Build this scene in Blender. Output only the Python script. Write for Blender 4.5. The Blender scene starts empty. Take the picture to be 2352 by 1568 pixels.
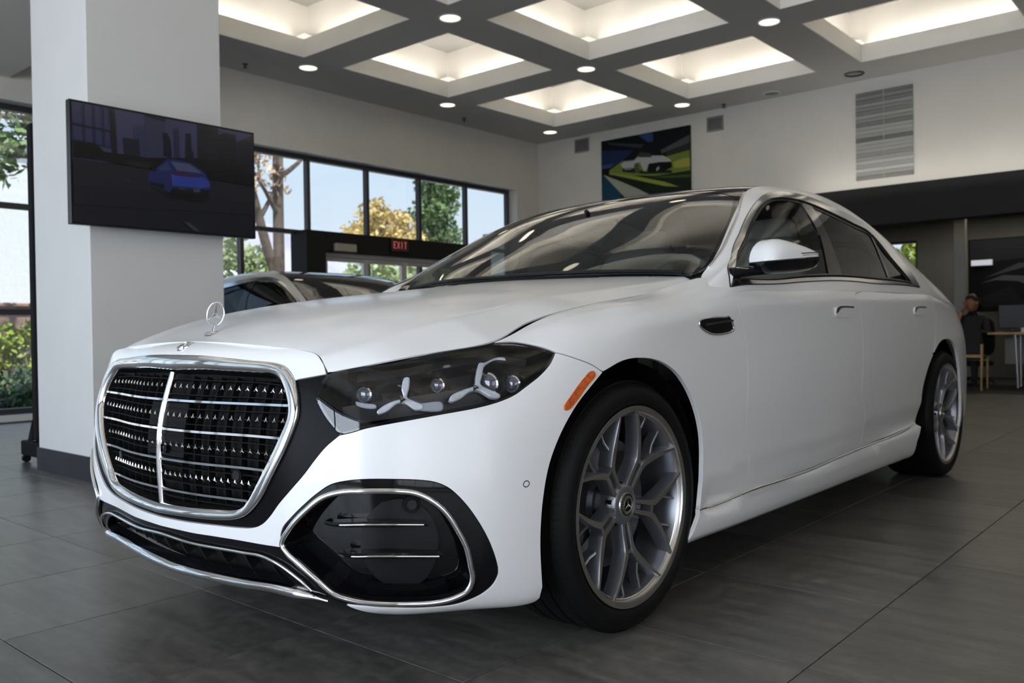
import bpy, bmesh, math, random
import numpy as np
from mathutils import Vector, Matrix
from mathutils.geometry import delaunay_2d_cdt
R = math.radians
SC = bpy.context.scene
random.seed(4); RNG = np.random.default_rng(4)

# ---------------------------------------------------------------- camera
cd = bpy.data.cameras.new('camera'); CAM = bpy.data.objects.new('camera', cd); SC.collection.objects.link(CAM); SC.camera = CAM
YAW, PITCH, ROLL = 0.713217, -0.012089, -0.014166
_f = Vector((-math.sin(YAW) * math.cos(PITCH), math.cos(YAW) * math.cos(PITCH), math.sin(PITCH))); _r = Vector((math.cos(YAW), math.sin(YAW), 0)); _u = _r.cross(_f)
_r, _u = _r * math.cos(ROLL) + _u * math.sin(ROLL), _u * math.cos(ROLL) - _r * math.sin(ROLL)
CAM.matrix_world = Matrix(((_r.x, _u.x, -_f.x, 2.25797), (_r.y, _u.y, -_f.y, -1.19609), (_r.z, _u.z, -_f.z, 0.85616), (0, 0, 0, 1)))
cd.sensor_width = 36; cd.sensor_fit = 'HORIZONTAL'; cd.lens = 30.2658; cd.clip_end = 600
cd.dof.use_dof = True; cd.dof.focus_distance = 2.05; cd.dof.aperture_fstop = 5.6

# ---------------------------------------------------------------- sky, sun, daylight, fill lights, exposure
W = bpy.data.worlds.new('sky'); SC.world = W; W.use_nodes = True; nt = W.node_tree; bg = nt.nodes['Background']
tc = nt.nodes.new('ShaderNodeTexCoord'); sp = nt.nodes.new('ShaderNodeSeparateXYZ'); rp = nt.nodes.new('ShaderNodeValToRGB')
nt.links.new(tc.outputs['Generated'], sp.inputs[0]); nt.links.new(sp.outputs['Z'], rp.inputs['Fac']); nt.links.new(rp.outputs['Color'], bg.inputs['Color'])
el = rp.color_ramp.elements; el[0].position = 0.0; el[0].color = (.90, .94, 1.0, 1); el[1].position = .30; el[1].color = (.60, .79, 1.0, 1)
e = el.new(.75); e.color = (.30, .52, .95, 1)
bg.inputs['Strength'].default_value = 1.1
sun = bpy.data.lights.new('sun', 'SUN'); sun.energy = 7.0; sun.angle = R(.6); sun.color = (1, .95, .86); so = bpy.data.objects.new('sun', sun); SC.collection.objects.link(so)
so.rotation_euler = Vector((-.36, .22, -.9)).to_track_quat('-Z', 'Y').to_euler()      # high afternoon sun coming over the roof
def area_light(name, loc, rot, sx, sy, power, col):
    l = bpy.data.lights.new(name, 'AREA'); l.shape = 'RECTANGLE'; l.size = sx; l.size_y = sy; l.energy = power; l.color = col
    o = bpy.data.objects.new(name, l); o.location = loc; o.rotation_euler = rot; SC.collection.objects.link(o); return o
area_light('daylight_front_glazing', (1.2, -6.3, 1.72), (R(90), 0, 0), 8.8, 3.2, 900, (.85, .89, 1.0))
area_light('right_fill_light', (6.05, -2.4, 1.72), (0, R(90), 0), 3.2, 5.6, 98, (.98, .96, 1.0))  # added fill light for the car's flank, no known window on this side
area_light('back_wall_fill_light', (1.6, 10.42, 2.62), (R(170), 0, 0), 8.2, .10, 17, (1, .95, .86))  # added floating lamp that brightens the lower back wall, no real fitting
area_light('office_fill_light', (-.2, 13.2, 2.58), (0, 0, 0), 3.0, 1.0, 17, (1, .93, .76))  # unseen lamp added to brighten the office
SC.view_settings.view_transform = 'Standard'; SC.view_settings.look = 'None'; SC.view_settings.exposure = 0.0; SC.view_settings.gamma = 1.0
SC.view_settings.use_curve_mapping = False
SC.cycles.use_denoising = True
SC.cycles.max_bounces = 10; SC.cycles.transparent_max_bounces = 16; SC.cycles.glossy_bounces = 5; SC.cycles.caustics_reflective = False; SC.cycles.caustics_refractive = False
SC.cycles.sample_clamp_indirect = 6.0

# ---------------------------------------------------------------- helpers
COL = SC.collection
def link(o, parent=None):
    COL.objects.link(o)
    if parent is not None: o.parent = parent
    return o
def tag(o, label=None, cat=None, group=None, kind=None):
    if label: o['label'] = label
    if cat: o['category'] = cat
    if group: o['group'] = group
    if kind: o['kind'] = kind
    return o
def thing(name, label, cat, loc=(0, 0, 0), rz=0.0, group=None, parent=None):
    o = bpy.data.objects.new(name, None); o.empty_display_size = .1
    o.location = loc; o.rotation_euler = (0, 0, rz)
    link(o, parent); return tag(o, label, cat, group)
def empty(name, parent=None, loc=(0, 0, 0), kind=None):
    o = bpy.data.objects.new(name, None); o.location = loc; link(o, parent); return tag(o, kind=kind)

class MB:
    """collects verts / faces, builds one mesh object"""
    def __init__(self): self.v = []; self.f = []; self.m = []
    def add(self, vs, fs, mi=0):
        b = len(self.v); self.v += [tuple(map(float, q)) for q in vs]
        self.f += [tuple(b + i for i in f) for f in fs]; self.m += [mi] * len(fs); return self
    def box(self, x0, x1, y0, y1, z0, z1, mi=0):
        return self.add([(x0, y0, z0), (x1, y0, z0), (x1, y1, z0), (x0, y1, z0), (x0, y0, z1), (x1, y0, z1), (x1, y1, z1), (x0, y1, z1)],
                        [(0, 3, 2, 1), (4, 5, 6, 7), (0, 1, 5, 4), (1, 2, 6, 5), (2, 3, 7, 6), (3, 0, 4, 7)], mi)
    def bbox(self, x0, x1, y0, y1, z0, z1, b=.01, mi=0):
        """box with chamfered edges"""
        xs, ys, zs = (x0, x1), (y0, y1), (z0, z1); V = []; ix = {}
        for i in (0, 1):
            for j in (0, 1):
                for k in (0, 1):
                    si, sj, sk = (1, -1)[i], (1, -1)[j], (1, -1)[k]
                    for a, d in enumerate(((0, b, b), (b, 0, b), (b, b, 0))):
                        ix[i, j, k, a] = len(V); V.append((xs[i] + si * d[0], ys[j] + sj * d[1], zs[k] + sk * d[2]))
        F = []
        for a in range(3):
            o = [c for c in range(3) if c != a]
            for s in (0, 1):
                q = []
                for u, w in ((0, 0), (1, 0), (1, 1), (0, 1)):
                    c = [0, 0, 0]; c[a] = s; c[o[0]] = u; c[o[1]] = w; q.append(ix[c[0], c[1], c[2], a])
                F.append(q)
        for a in range(3):
            o = [c for c in range(3) if c != a]
            for u in (0, 1):
                for w in (0, 1):
                    c0 = [0, 0, 0]; c0[o[0]] = u; c0[o[1]] = w; c1 = list(c0); c1[a] = 1
                    F.append([ix[(*c0, o[0])], ix[(*c0, o[1])], ix[(*c1, o[1])], ix[(*c1, o[0])]])
        for i in (0, 1):
            for j in (0, 1):
                for k in (0, 1): F.append([ix[i, j, k, 0], ix[i, j, k, 1], ix[i, j, k, 2]])
        c = np.array([(x0 + x1) / 2, (y0 + y1) / 2, (z0 + z1) / 2]); VV = np.array(V); G = []
        for f in F:
            p = VV[f]; n = np.cross(p[1] - p[0], p[2] - p[0])
            G.append(f if n @ (p.mean(0) - c) > 0 else f[::-1])
        return self.add(V, G, mi)
    def cyl(self, p0, p1, r0, r1=None, n=20, cap=True, mi=0):
        r1 = r0 if r1 is None else r1; p0 = np.array(p0, float); p1 = np.array(p1, float); d = p1 - p0; d /= np.linalg.norm(d)
        a = np.cross(d, (0, 0, 1) if abs(d[2]) < .9 else (1, 0, 0)); a /= np.linalg.norm(a); b = np.cross(d, a)
        th = np.arange(n) * 2 * math.pi / n; ring = np.cos(th)[:, None] * a + np.sin(th)[:, None] * b
        V = np.concatenate([p0 + ring * r0, p1 + ring * r1]); F = [(i, (i + 1) % n, n + (i + 1) % n, n + i) for i in range(n)]
        if cap: F += [tuple(range(n))[::-1], tuple(range(n, 2 * n))]
        return self.add(V, F, mi)
    def lathe(self, prof, axis='x', c=(0, 0, 0), n=64, mi=0):
        """prof: (radius, along axis) pairs"""
        V = []; F = []; m = len(prof)
        for k in range(n):
            t = 2 * math.pi * k / n; cs, sn = math.cos(t), math.sin(t)
            for r, h in prof:
                q = {'x': (h, r * cs, r * sn), 'y': (r * sn, h, r * cs), 'z': (r * cs, r * sn, h)}[axis]
                V.append((q[0] + c[0], q[1] + c[1], q[2] + c[2]))
        for k in range(n):
            a, b = k * m, ((k + 1) % n) * m
            for i in range(m - 1): F.append((a + i, b + i, b + i + 1, a + i + 1))
        return self.add(V, F, mi)
    def build(self, name, mats, parent=None, smooth=0, kind=None):
        me = bpy.data.meshes.new(name); me.from_pydata(self.v, [], self.f)
        mats = mats if isinstance(mats, (list, tuple)) else [mats]
        for m in mats: me.materials.append(m)
        if any(self.m): me.polygons.foreach_set('material_index', self.m)
        if smooth:
            me.polygons.foreach_set('use_smooth', [True] * len(me.polygons))
            me.set_sharp_from_angle(angle=math.radians(smooth if smooth > 1 else 40))
        me.update()
        o = bpy.data.objects.new(name, me); link(o, parent)
        return tag(o, kind=kind)

def sweep(path, prof, normals=None, closed=False, cap=True, scale=None):
    """sweep a closed 2-D profile (across, out) along a 3-D path; returns verts, faces"""
    P = np.array(path, float); n = len(P)
    if closed: T = np.roll(P, -1, 0) - np.roll(P, 1, 0)
    else: T = np.gradient(P, axis=0)
    T /= np.maximum(np.linalg.norm(T, axis=1), 1e-9)[:, None]
    if normals is None:
        N = np.tile((0., 0., 1.), (n, 1)); bad = np.abs(T[:, 2]) > .97; N[bad] = (1., 0, 0)
    else: N = np.array(normals, float)
    N = N - (N * T).sum(1)[:, None] * T; N /= np.maximum(np.linalg.norm(N, axis=1), 1e-9)[:, None]
    B = np.cross(T, N); prof = np.array(prof, float); m = len(prof)
    sc = np.ones(n) if scale is None else np.array(scale, float)
    V = P[:, None] + sc[:, None, None] * (prof[None, :, :1] * B[:, None] + prof[None, :, 1:] * N[:, None])
    F = []
    for i in range(n if closed else n - 1):
        j = (i + 1) % n
        for k in range(m):
            l = (k + 1) % m; F.append((i * m + k, i * m + l, j * m + l, j * m + k))
    if cap and not closed: F += [tuple(range(m)), tuple(range((n - 1) * m, n * m))[::-1]]
    return V.reshape(-1, 3), F
def oval(w, h, n=10, z=0.0):
    return [(w * math.cos(2 * math.pi * k / n), z + h * math.sin(2 * math.pi * k / n)) for k in range(n)]

def crom(pts, closed=False, step=.012):
    """centripetal Catmull-Rom resampling of a 2-D / 3-D polyline"""
    P = np.array(pts, float); n = len(P)
    if n == 2 and not closed:
        k = max(2, int(np.linalg.norm(P[1] - P[0]) / step) + 1); t = np.linspace(0, 1, k)[:, None]; return P[0] * (1 - t) + P[1] * t
    Q = np.concatenate([P[-1:], P, P[:2]]) if closed else np.concatenate([2 * P[:1] - P[1:2], P, 2 * P[-1:] - P[-2:-1]])
    out = []
    for i in range(n if closed else n - 1):
        p0, p1, p2, p3 = Q[i:i + 4]
        d = [max(np.linalg.norm(b - a), 1e-6) ** .5 for a, b in ((p0, p1), (p1, p2), (p2, p3))]
        t0, t1 = 0, d[0]; t2 = t1 + d[1]; t3 = t2 + d[2]
        k = max(2, int(np.linalg.norm(p2 - p1) / step) + 1)
        t = np.linspace(t1, t2, k + 1)[:-1, None]
        A1 = (t1 - t) / (t1 - t0) * p0 + (t - t0) / (t1 - t0) * p1; A2 = (t2 - t) / (t2 - t1) * p1 + (t - t1) / (t2 - t1) * p2
        A3 = (t3 - t) / (t3 - t2) * p2 + (t - t2) / (t3 - t2) * p3
        B1 = (t2 - t) / (t2 - t0) * A1 + (t - t0) / (t2 - t0) * A2; B2 = (t3 - t) / (t3 - t1) * A2 + (t - t1) / (t3 - t1) * A3
        out.append((t2 - t) / (t2 - t1) * B1 + (t - t1) / (t2 - t1) * B2)
    if not closed: out.append(P[-1:])
    return np.concatenate(out)

# ---------------------------------------------------------------- materials
def mat(name, col=(.8, .8, .8), rough=.5, metal=0.0, spec=.5, coat=0.0, emit=None, es=0.0, bump=0.0, bscale=60.0, var=0.0, vscale=8.0, ior=None, trans=0.0):
    m = bpy.data.materials.new(name); m.use_nodes = True; nt = m.node_tree; b = nt.nodes['Principled BSDF']
    b.inputs['Base Color'].default_value = (*col, 1); b.inputs['Roughness'].default_value = rough; b.inputs['Metallic'].default_value = metal
    b.inputs['Specular IOR Level'].default_value = spec; b.inputs['Coat Weight'].default_value = coat
    if ior: b.inputs['IOR'].default_value = ior
    if trans: b.inputs['Transmission Weight'].default_value = trans
    if emit: b.inputs['Emission Color'].default_value = (*emit, 1); b.inputs['Emission Strength'].default_value = es
    tc = None
    if bump or var:
        tc = nt.nodes.new('ShaderNodeTexCoord')
    if var:
        n = nt.nodes.new('ShaderNodeTexNoise'); n.inputs['Scale'].default_value = vscale; n.inputs['Detail'].default_value = 4
        nt.links.new(tc.outputs['Object'], n.inputs['Vector'])
        r = nt.nodes.new('ShaderNodeValToRGB'); r.color_ramp.elements[0].position = .3; r.color_ramp.elements[1].position = .7
        r.color_ramp.elements[0].color = (*[c * (1 - var) for c in col], 1); r.color_ramp.elements[1].color = (*[min(1, c * (1 + var)) for c in col], 1)
        nt.links.new(n.outputs['Fac'], r.inputs['Fac']); nt.links.new(r.outputs['Color'], b.inputs['Base Color'])
    if bump:
        n = nt.nodes.new('ShaderNodeTexNoise'); n.inputs['Scale'].default_value = bscale; n.inputs['Detail'].default_value = 3
        nt.links.new(tc.outputs['Object'], n.inputs['Vector'])
        bp = nt.nodes.new('ShaderNodeBump'); bp.inputs['Strength'].default_value = bump; bp.inputs['Distance'].default_value = .002
        nt.links.new(n.outputs['Fac'], bp.inputs['Height']); nt.links.new(bp.outputs['Normal'], b.inputs['Normal'])
    return m
def glass(name, tint=(1, 1, 1), refl=1.0, rough=0.0):
    """thin pane: tinted see-through plus a Fresnel mirror"""
    m = bpy.data.materials.new(name); m.use_nodes = True; nt = m.node_tree; nt.nodes.clear()
    o = nt.nodes.new('ShaderNodeOutputMaterial'); mx = nt.nodes.new('ShaderNodeMixShader'); t = nt.nodes.new('ShaderNodeBsdfTransparent')
    g = nt.nodes.new('ShaderNodeBsdfGlossy'); mu = nt.nodes.new('ShaderNodeMath'); mu.operation = 'MULTIPLY'
    t.inputs['Color'].default_value = (*tint, 1); g.inputs['Roughness'].default_value = rough; mu.inputs[1].default_value = refl
    lw = nt.nodes.new('ShaderNodeLayerWeight'); lw.inputs['Blend'].default_value = .5
    pw = nt.nodes.new('ShaderNodeMath'); pw.operation = 'POWER'; pw.inputs[1].default_value = 5.0
    cs = nt.nodes.new('ShaderNodeMath'); cs.operation = 'MULTIPLY_ADD'; cs.inputs[1].default_value = .94; cs.inputs[2].default_value = .06
    nt.links.new(lw.outputs['Facing'], pw.inputs[0]); nt.links.new(pw.outputs[0], cs.inputs[0]); nt.links.new(cs.outputs[0], mu.inputs[0])
    nt.links.new(mu.outputs[0], mx.inputs['Fac']); nt.links.new(t.outputs[0], mx.inputs[1]); nt.links.new(g.outputs[0], mx.inputs[2]); nt.links.new(mx.outputs[0], o.inputs['Surface'])
    return m
def emis(name, col, s):
    m = bpy.data.materials.new(name); m.use_nodes = True; nt = m.node_tree; nt.nodes.clear()
    o = nt.nodes.new('ShaderNodeOutputMaterial'); e = nt.nodes.new('ShaderNodeEmission'); e.inputs['Color'].default_value = (*col, 1); e.inputs['Strength'].default_value = s
    nt.links.new(e.outputs[0], o.inputs['Surface']); return m
# ---------------------------------------------------------------- showroom shell
PXA = -3.75
XW, YB, ZC, YF, XR = -7.40, 10.75, 4.17, -6.0, 6.2
def wallmat(name, col, rough=.6): return mat(name, col, rough, bump=.12, bscale=180, var=.02, vscale=3)
M_WALL = wallmat('warm_white_wall', (.66, .63, .575)); M_CEIL = wallmat('grey_ceiling', (.50, .49, .47)); M_PILLAR = wallmat('white_pillar_paint', (.66, .655, .64))
M_LID = wallmat('dimmed_coffer_lid', (.28, .275, .265)); M_COFFER = wallmat('coffer_white', (.80, .78, .74)); M_BAND = mat('black_fascia', (.010, .010, .010), .6, spec=.2, bump=.05, bscale=180)  # lid colour darkened so it reads dimmer than the lit coffer band
M_FRAME = mat('dark_bronze_frame', (.045, .045, .05), .4, metal=.4, bump=.03); M_ALU = mat('brushed_aluminium', (.45, .44, .43), .35, metal=.7, bump=.04)
M_PANE = glass('window_pane', (.93, .96, .97), .8); M_BASE = mat('dark_skirting_tile', (.020, .020, .024), .4, spec=.25, bump=.05, var=.1)
M_TUBE = emis('cove_light', (1.0, .95, .86), 22.0); M_DOWN = emis('downlight_glow', (1.0, .88, .66), 3.0); M_TRIM = mat('white_trim', (.75, .74, .72), .4, bump=.03)
M_GROUT = mat('grout', (.045, .044, .043), .85, bump=.2)

# floor: individually laid 61 cm stone tiles
def tile_mat():
    m = mat('grey_stone_tile', (.1, .1, .1), .34, spec=.5); nt = m.node_tree; b = nt.nodes['Principled BSDF']; N = nt.nodes.new; L = nt.links.new
    tc = N('ShaderNodeTexCoord'); oi = N('ShaderNodeObjectInfo'); ad = N('ShaderNodeVectorMath'); ad.operation = 'ADD'
    ml = N('ShaderNodeVectorMath'); ml.operation = 'SCALE'; ml.inputs[0].default_value = (37, 91, 13); L(oi.outputs['Random'], ml.inputs['Scale'])
    geo = N('ShaderNodeNewGeometry'); L(geo.outputs['Position'], ad.inputs[0]); L(ml.outputs[0], ad.inputs[1])
    mp = N('ShaderNodeMapping'); mp.inputs['Scale'].default_value = (1.2, 7.0, 1); L(ad.outputs[0], mp.inputs['Vector'])
    n1 = N('ShaderNodeTexNoise'); n1.inputs['Scale'].default_value = 2.2; n1.inputs['Detail'].default_value = 8; n1.inputs['Roughness'].default_value = .62; L(mp.outputs[0], n1.inputs['Vector'])
    n2 = N('ShaderNodeTexNoise'); n2.inputs['Scale'].default_value = 26; n2.inputs['Detail'].default_value = 5; L(ad.outputs[0], n2.inputs['Vector'])
    r1 = N('ShaderNodeValToRGB'); e = r1.color_ramp.elements; e[0].position = .28; e[0].color = (.080, .075, .067, 1); e[1].position = .74; e[1].color = (.182, .171, .153, 1); L(n1.outputs['Fac'], r1.inputs['Fac'])
    r2 = N('ShaderNodeValToRGB'); e = r2.color_ramp.elements; e[0].position = .40; e[0].color = (.82, .82, .82, 1); e[1].position = .68; e[1].color = (1.12, 1.12, 1.12, 1); L(n2.outputs['Fac'], r2.inputs['Fac'])
    mx = N('ShaderNodeMix'); mx.data_type = 'RGBA'; mx.blend_type = 'MULTIPLY'; mx.inputs['Factor'].default_value = 1; L(r1.outputs['Color'], mx.inputs[6]); L(r2.outputs['Color'], mx.inputs[7])
    hv = N('ShaderNodeHueSaturation'); mr = N('ShaderNodeMapRange'); mr.inputs['To Min'].default_value = .86; mr.inputs['To Max'].default_value = 1.14; L(oi.outputs['Random'], mr.inputs['Value']); L(mr.outputs[0], hv.inputs['Value'])
    L(mx.outputs[2], hv.inputs['Color']); L(hv.outputs['Color'], b.inputs['Base Color'])
    rr = N('ShaderNodeMapRange'); rr.inputs['To Min'].default_value = .24; rr.inputs['To Max'].default_value = .40; L(n2.outputs['Fac'], rr.inputs['Value']); L(rr.outputs[0], b.inputs['Roughness'])
    bp = N('ShaderNodeBump'); bp.inputs['Strength'].default_value = .12; bp.inputs['Distance'].default_value = .002; L(n2.outputs['Fac'], bp.inputs['Height']); L(bp.outputs[0], b.inputs['Normal'])
    return m
M_TILE = tile_mat()
FL = MB().box(XW - .3, XR, YF - .3, YB + .05, -.06, -.004).build('floor', M_GROUT, kind='structure')
TP = .6096; TX, TY = 1.40, .91; tmb = lambda x, y, b: b.bbox(x - TP / 2 + .0015, x + TP / 2 - .0015, y - TP / 2 + .0015, y + TP / 2 - .0015, -.012, 0, .0012)
cells = []
for i in range(-14, 9):
    for j in range(-12, 17):
        x, y = TX + (i + .5) * TP, TY + (j + .5) * TP
        if XW - .2 < x < XR - .3 and YF < y < YB - .2:
            d = Vector((x - 2.258, y + 1.196)); a = math.degrees(math.atan2(-d.x, d.y)) - math.degrees(YAW)
            vis = abs(a) < 37 + 25 / max(d.length, .3); cells.append((0 if vis else 1, d.length, x, y))
cells.sort(); tile_me = None; rest = MB()
for k, (v, d, x, y) in enumerate(cells):
    if k < 300 and not v:
        if tile_me is None: o = tmb(0, 0, MB()).build('tile', M_TILE, FL); tile_me = o.data
        else: o = bpy.data.objects.new('tile', tile_me); link(o, FL)
        o.location = (x, y, 0)
    else: tmb(x, y, rest)
rest.build('tile_field', M_TILE, FL, kind='stuff')
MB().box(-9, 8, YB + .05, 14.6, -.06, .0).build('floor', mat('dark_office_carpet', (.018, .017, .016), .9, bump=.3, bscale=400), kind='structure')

# ceiling with square light coffers
PX0, PY0, PP, CS = -6.38, 8.05, 2.44, 1.88
cx = [PX0 + PP * k for k in range(5)]; cy = [PY0 - PP * k for k in range(6)]
b = MB(); ys = sorted(cy)
edges_x = [XW - .3] + [q for x in cx for q in (x, x + CS)] + [XR + .2]
for k in range(0, len(edges_x), 2): b.box(edges_x[k], edges_x[k + 1], YF - .3, YB + .3, ZC, ZC + .06)
edges_y = [YF - .3] + [q for y in ys for q in (y, y + CS)] + [YB + .3]
for x in cx:
    for k in range(0, len(edges_y), 2): b.box(x, x + CS, edges_y[k], edges_y[k + 1], ZC, ZC + .06)
CE = b.build('ceiling', M_CEIL, kind='structure')
MB().box(XW - .6, XR + .6, YF - .6, 14.8, 5.3, 5.5).build('ceiling', M_WALL, kind='structure')
def coffer(x, y):
    h0, h1, lg = ZC - .001, ZC + .22, .22; b = MB(); x1, y1 = x + CS, y + CS; t = .012
    b.box(x, x + t, y, y1, h0, h1); b.box(x1 - t, x1, y, y1, h0, h1); b.box(x + t, x1 - t, y, y + t, h0, h1); b.box(x + t, x1 - t, y1 - t, y1, h0, h1)
    for (a0, a1, b0, b1) in ((x - lg, x, y - lg, y1 + lg), (x1, x1 + lg, y - lg, y1 + lg), (x, x1, y - lg, y), (x, x1, y1, y1 + lg)): b.box(a0, a1, b0, b1, h1 - .15, h1 - .13)
    c = b.build('coffer', M_COFFER, CE)
    b = MB(); z1 = ZC + .74
    b.box(x - lg - .02, x - lg, y - lg, y1 + lg, h1 - .15, z1); b.box(x1 + lg, x1 + lg + .02, y - lg, y1 + lg, h1 - .15, z1)
    b.box(x - lg, x1 + lg, y - lg - .02, y - lg, h1 - .15, z1); b.box(x - lg, x1 + lg, y1 + lg, y1 + lg + .02, h1 - .15, z1); b.box(x - lg - .02, x1 + lg + .02, y - lg - .02, y1 + lg + .02, z1, z1 + .02)
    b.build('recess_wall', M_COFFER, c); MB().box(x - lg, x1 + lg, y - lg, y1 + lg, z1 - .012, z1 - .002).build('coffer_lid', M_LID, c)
    for sx, sy in ((0, 0), (1, 0), (0, 1), (1, 1)):
        px, py = (x - lg, x + .02)[0] if not sx else x1 + lg - .2, y - lg if not sy else y1 + lg - .2
        MB().bbox(px, px + .2, py, py + .2, h1 - .13, h1 + .09, .01).build('corner_block', M_COFFER, c)
    for (a0, a1, b0, b1) in ((x - .12, x - .07, y + .16, y1 - .16), (x1 + .07, x1 + .12, y + .16, y1 - .16), (x + .16, x1 - .16, y - .12, y - .07), (x + .16, x1 - .16, y1 + .07, y1 + .12)):
        MB().bbox(a0, a1, b0, b1, h1 - .11, h1 - .06, .012).build('light_tube', M_TUBE, c)
for x in cx:
    for y in cy:
        if x > -6 or y > 2.2: coffer(x, y)
# lower pale soffit over the entrance side
MB().bbox(XW, PXA, YF, 2.15, 3.52, ZC - .002, .003).build('trim_4', mat('pale_soffit', (.74, .72, .68), .6, bump=.1, bscale=180), kind='structure')
# recessed downlights where the beams cross
def downlight(x, y, z, label, r=.125, lit=True):
    t = thing('recessed_downlight', label, 'ceiling light', (x, y, z), group='round downlights in the coffered ceiling')
    MB().lathe([(r * .82, .03), (r * .84, -.004), (r * .9, -.012), (r, -.010), (r * 1.01, .0)], 'z', n=32).build('trim_ring', M_TRIM if lit else M_SATIND, t, smooth=40)
    MB().lathe([(.0001, -.003), (r * .5, -.004), (r * .83, -.002)], 'z', n=28).build('diffuser', M_DOWN if lit else M_DARKL, t, smooth=40); return t
M_SATIND = mat('dark_lamp_ring', (.03, .03, .03), .3, metal=.5, bump=.02); M_DARKL = mat('unlit_lamp_reflector', (.25, .27, .30), .12, metal=.9, bump=.02)
gx = [-6.66] + [-4.17 + PP * k for k in range(4)]; gy = [10.16, 7.75, 5.31, 2.87, .43, -2.0]
lab = {(0, 0): 'round downlight in the ceiling corner above the end of the window wall', (0, 1): 'round downlight on the ceiling beam above the five-bay window strip', (0, 2): 'round downlight on the ceiling just right of the white pillar',
       (1, 0): 'round downlight on the grey ceiling above the car poster', (1, 1): 'round downlight at the beam crossing between two coffers above the poster', (1, 2): 'round downlight at the beam crossing near the top edge, left of centre',
       (2, 1): 'yellow-lit round downlight at the beam crossing upper right'}
for i, x in enumerate(gx):
    for j, y in enumerate(gy):
        if i == 0 and j > 2: continue
        if (i, j) == (2, 0): downlight(x, 10.36, ZC, 'dark unlit round downlight above the tall louvre', lit=False)
        else: downlight(x, y, ZC, lab.get((i, j), 'round downlight, %s row from the back wall, %s column from the window wall' % (('first', 'second', 'third', 'fourth', 'fifth', 'sixth')[j], ('first', 'second', 'third', 'fourth', 'fifth')[i])))
downlight(-4.66 - .40, 5.72 + .38, ZC + .735, 'pale round lamp on the lid inside the middle coffer', r=.13)
for n_, (x, y, l) in enumerate(((-7.10, 4.70, 'small dark sprinkler head beside the white pillar'), (-7.05, 8.5, 'small dark sprinkler head above the window wall'), (-3.71, 10.58, 'small dark sprinkler head above the grey wall vent'))):
    t = thing('sprinkler_head', l, 'sprinkler', (x, y, ZC), group='sprinkler heads'); MB().lathe([(.0001, -.05), (.03, -.048), (.03, -.042), (.01, -.04), (.012, -.008), (.035, -.006), (.036, 0)], 'z', n=16).build('head', M_FRAME, t, smooth=30); MB().cyl((0, 0, -.005), (0, 0, 0), .038, n=16).build('escutcheon', M_FRAME, t)
t = thing('ceiling_speaker', 'flat grey ceiling speaker near the back wall', 'speaker', (-2.93, 10.50, ZC)); MB().lathe([(.0001, -.006), (.085, -.008), (.1, -.006), (.105, 0)], 'z', n=28).build('grille', mat('grey_speaker_mesh', (.22, .22, .21), .6, bump=.4, bscale=400), t, smooth=40); MB().lathe([(.105, 0), (.107, -.008), (.118, -.006), (.12, 0)], 'z', n=28).build('rim', M_TRIM, t)
for (x, y, l) in ((-2.55, 9.0, 'small white sensor dome inside the right-hand coffer'), (-.05, 9.0, 'small white sensor dome inside the coffer at the top right')):
    t = thing('smoke_sensor', l, 'smoke detector', (x, y, ZC + .74), group='coffer sensors'); MB().lathe([(.0001, -.045), (.04, -.04), (.05, -.02)], 'z', n=20).build('cap', M_TRIM, t, smooth=50); MB().lathe([(.05, -.02), (.06, -.02), (.062, 0)], 'z', n=20).build('mount', M_TRIM, t, smooth=50)

# window wall on the left
ZH, ZS = 3.30, .06
b = MB(); b.box(XW - .28, XW, YF, YB, ZH, ZC + .02); b.box(XW - .28, XW, 10.16, YB, 0, ZH); b.box(XW - .28, XW, YF, YB, 0, ZS)
b.build('wall_left', M_WALL, kind='structure')
MB().box(XW - .26, XW + .001, YF, 10.16, ZH - .004, ZH).build('trim_1', M_TRIM, kind='structure')
my = [10.10 - 1.04 * k for k in range(16)]; X0, X1 = XW - .24, XW - .16
for k in range(len(my) - 1):
    y1, y0 = my[k], my[k + 1]; door_bay = 5.8 < (y0 + y1) / 2 < 9.3
    w = empty('window_%d' % (k + 1), kind='structure')
    MB().bbox(X0, X1, y1 - .03, y1 + .03, ZS, ZH, .004).build('mullion', M_FRAME, w)
    b = MB(); b.box(X0, X1, y0 + .03, y1 - .03, ZH - .07, ZH - .005); b.build('head_rail', M_FRAME, w)
    zz = [2.24] if door_bay else [1.13, 2.24]
    for z in zz: MB().bbox(X0, X1, y0 + .03, y1 - .03, z - .03, z + .03, .004).build('transom', M_FRAME, w)
    lv = ([2.27] if door_bay else [ZS + .06, 1.10, 1.16, 2.21, 2.27]) + [ZH - .07]
    if door_bay: pr_ = [(2.27, ZH - .07)]
    else:
        MB().box(X0, X1, y0 + .03, y1 - .03, ZS, ZS + .06).build('sill_rail', M_FRAME, w); pr_ = [(ZS + .06, 1.10), (1.16, 2.21), (2.27, ZH - .07)]
    for z0, z1 in pr_: MB().box(XW - .203, XW - .197, y0 + .03, y1 - .03, z0, z1).build('pane', M_PANE, w)
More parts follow.
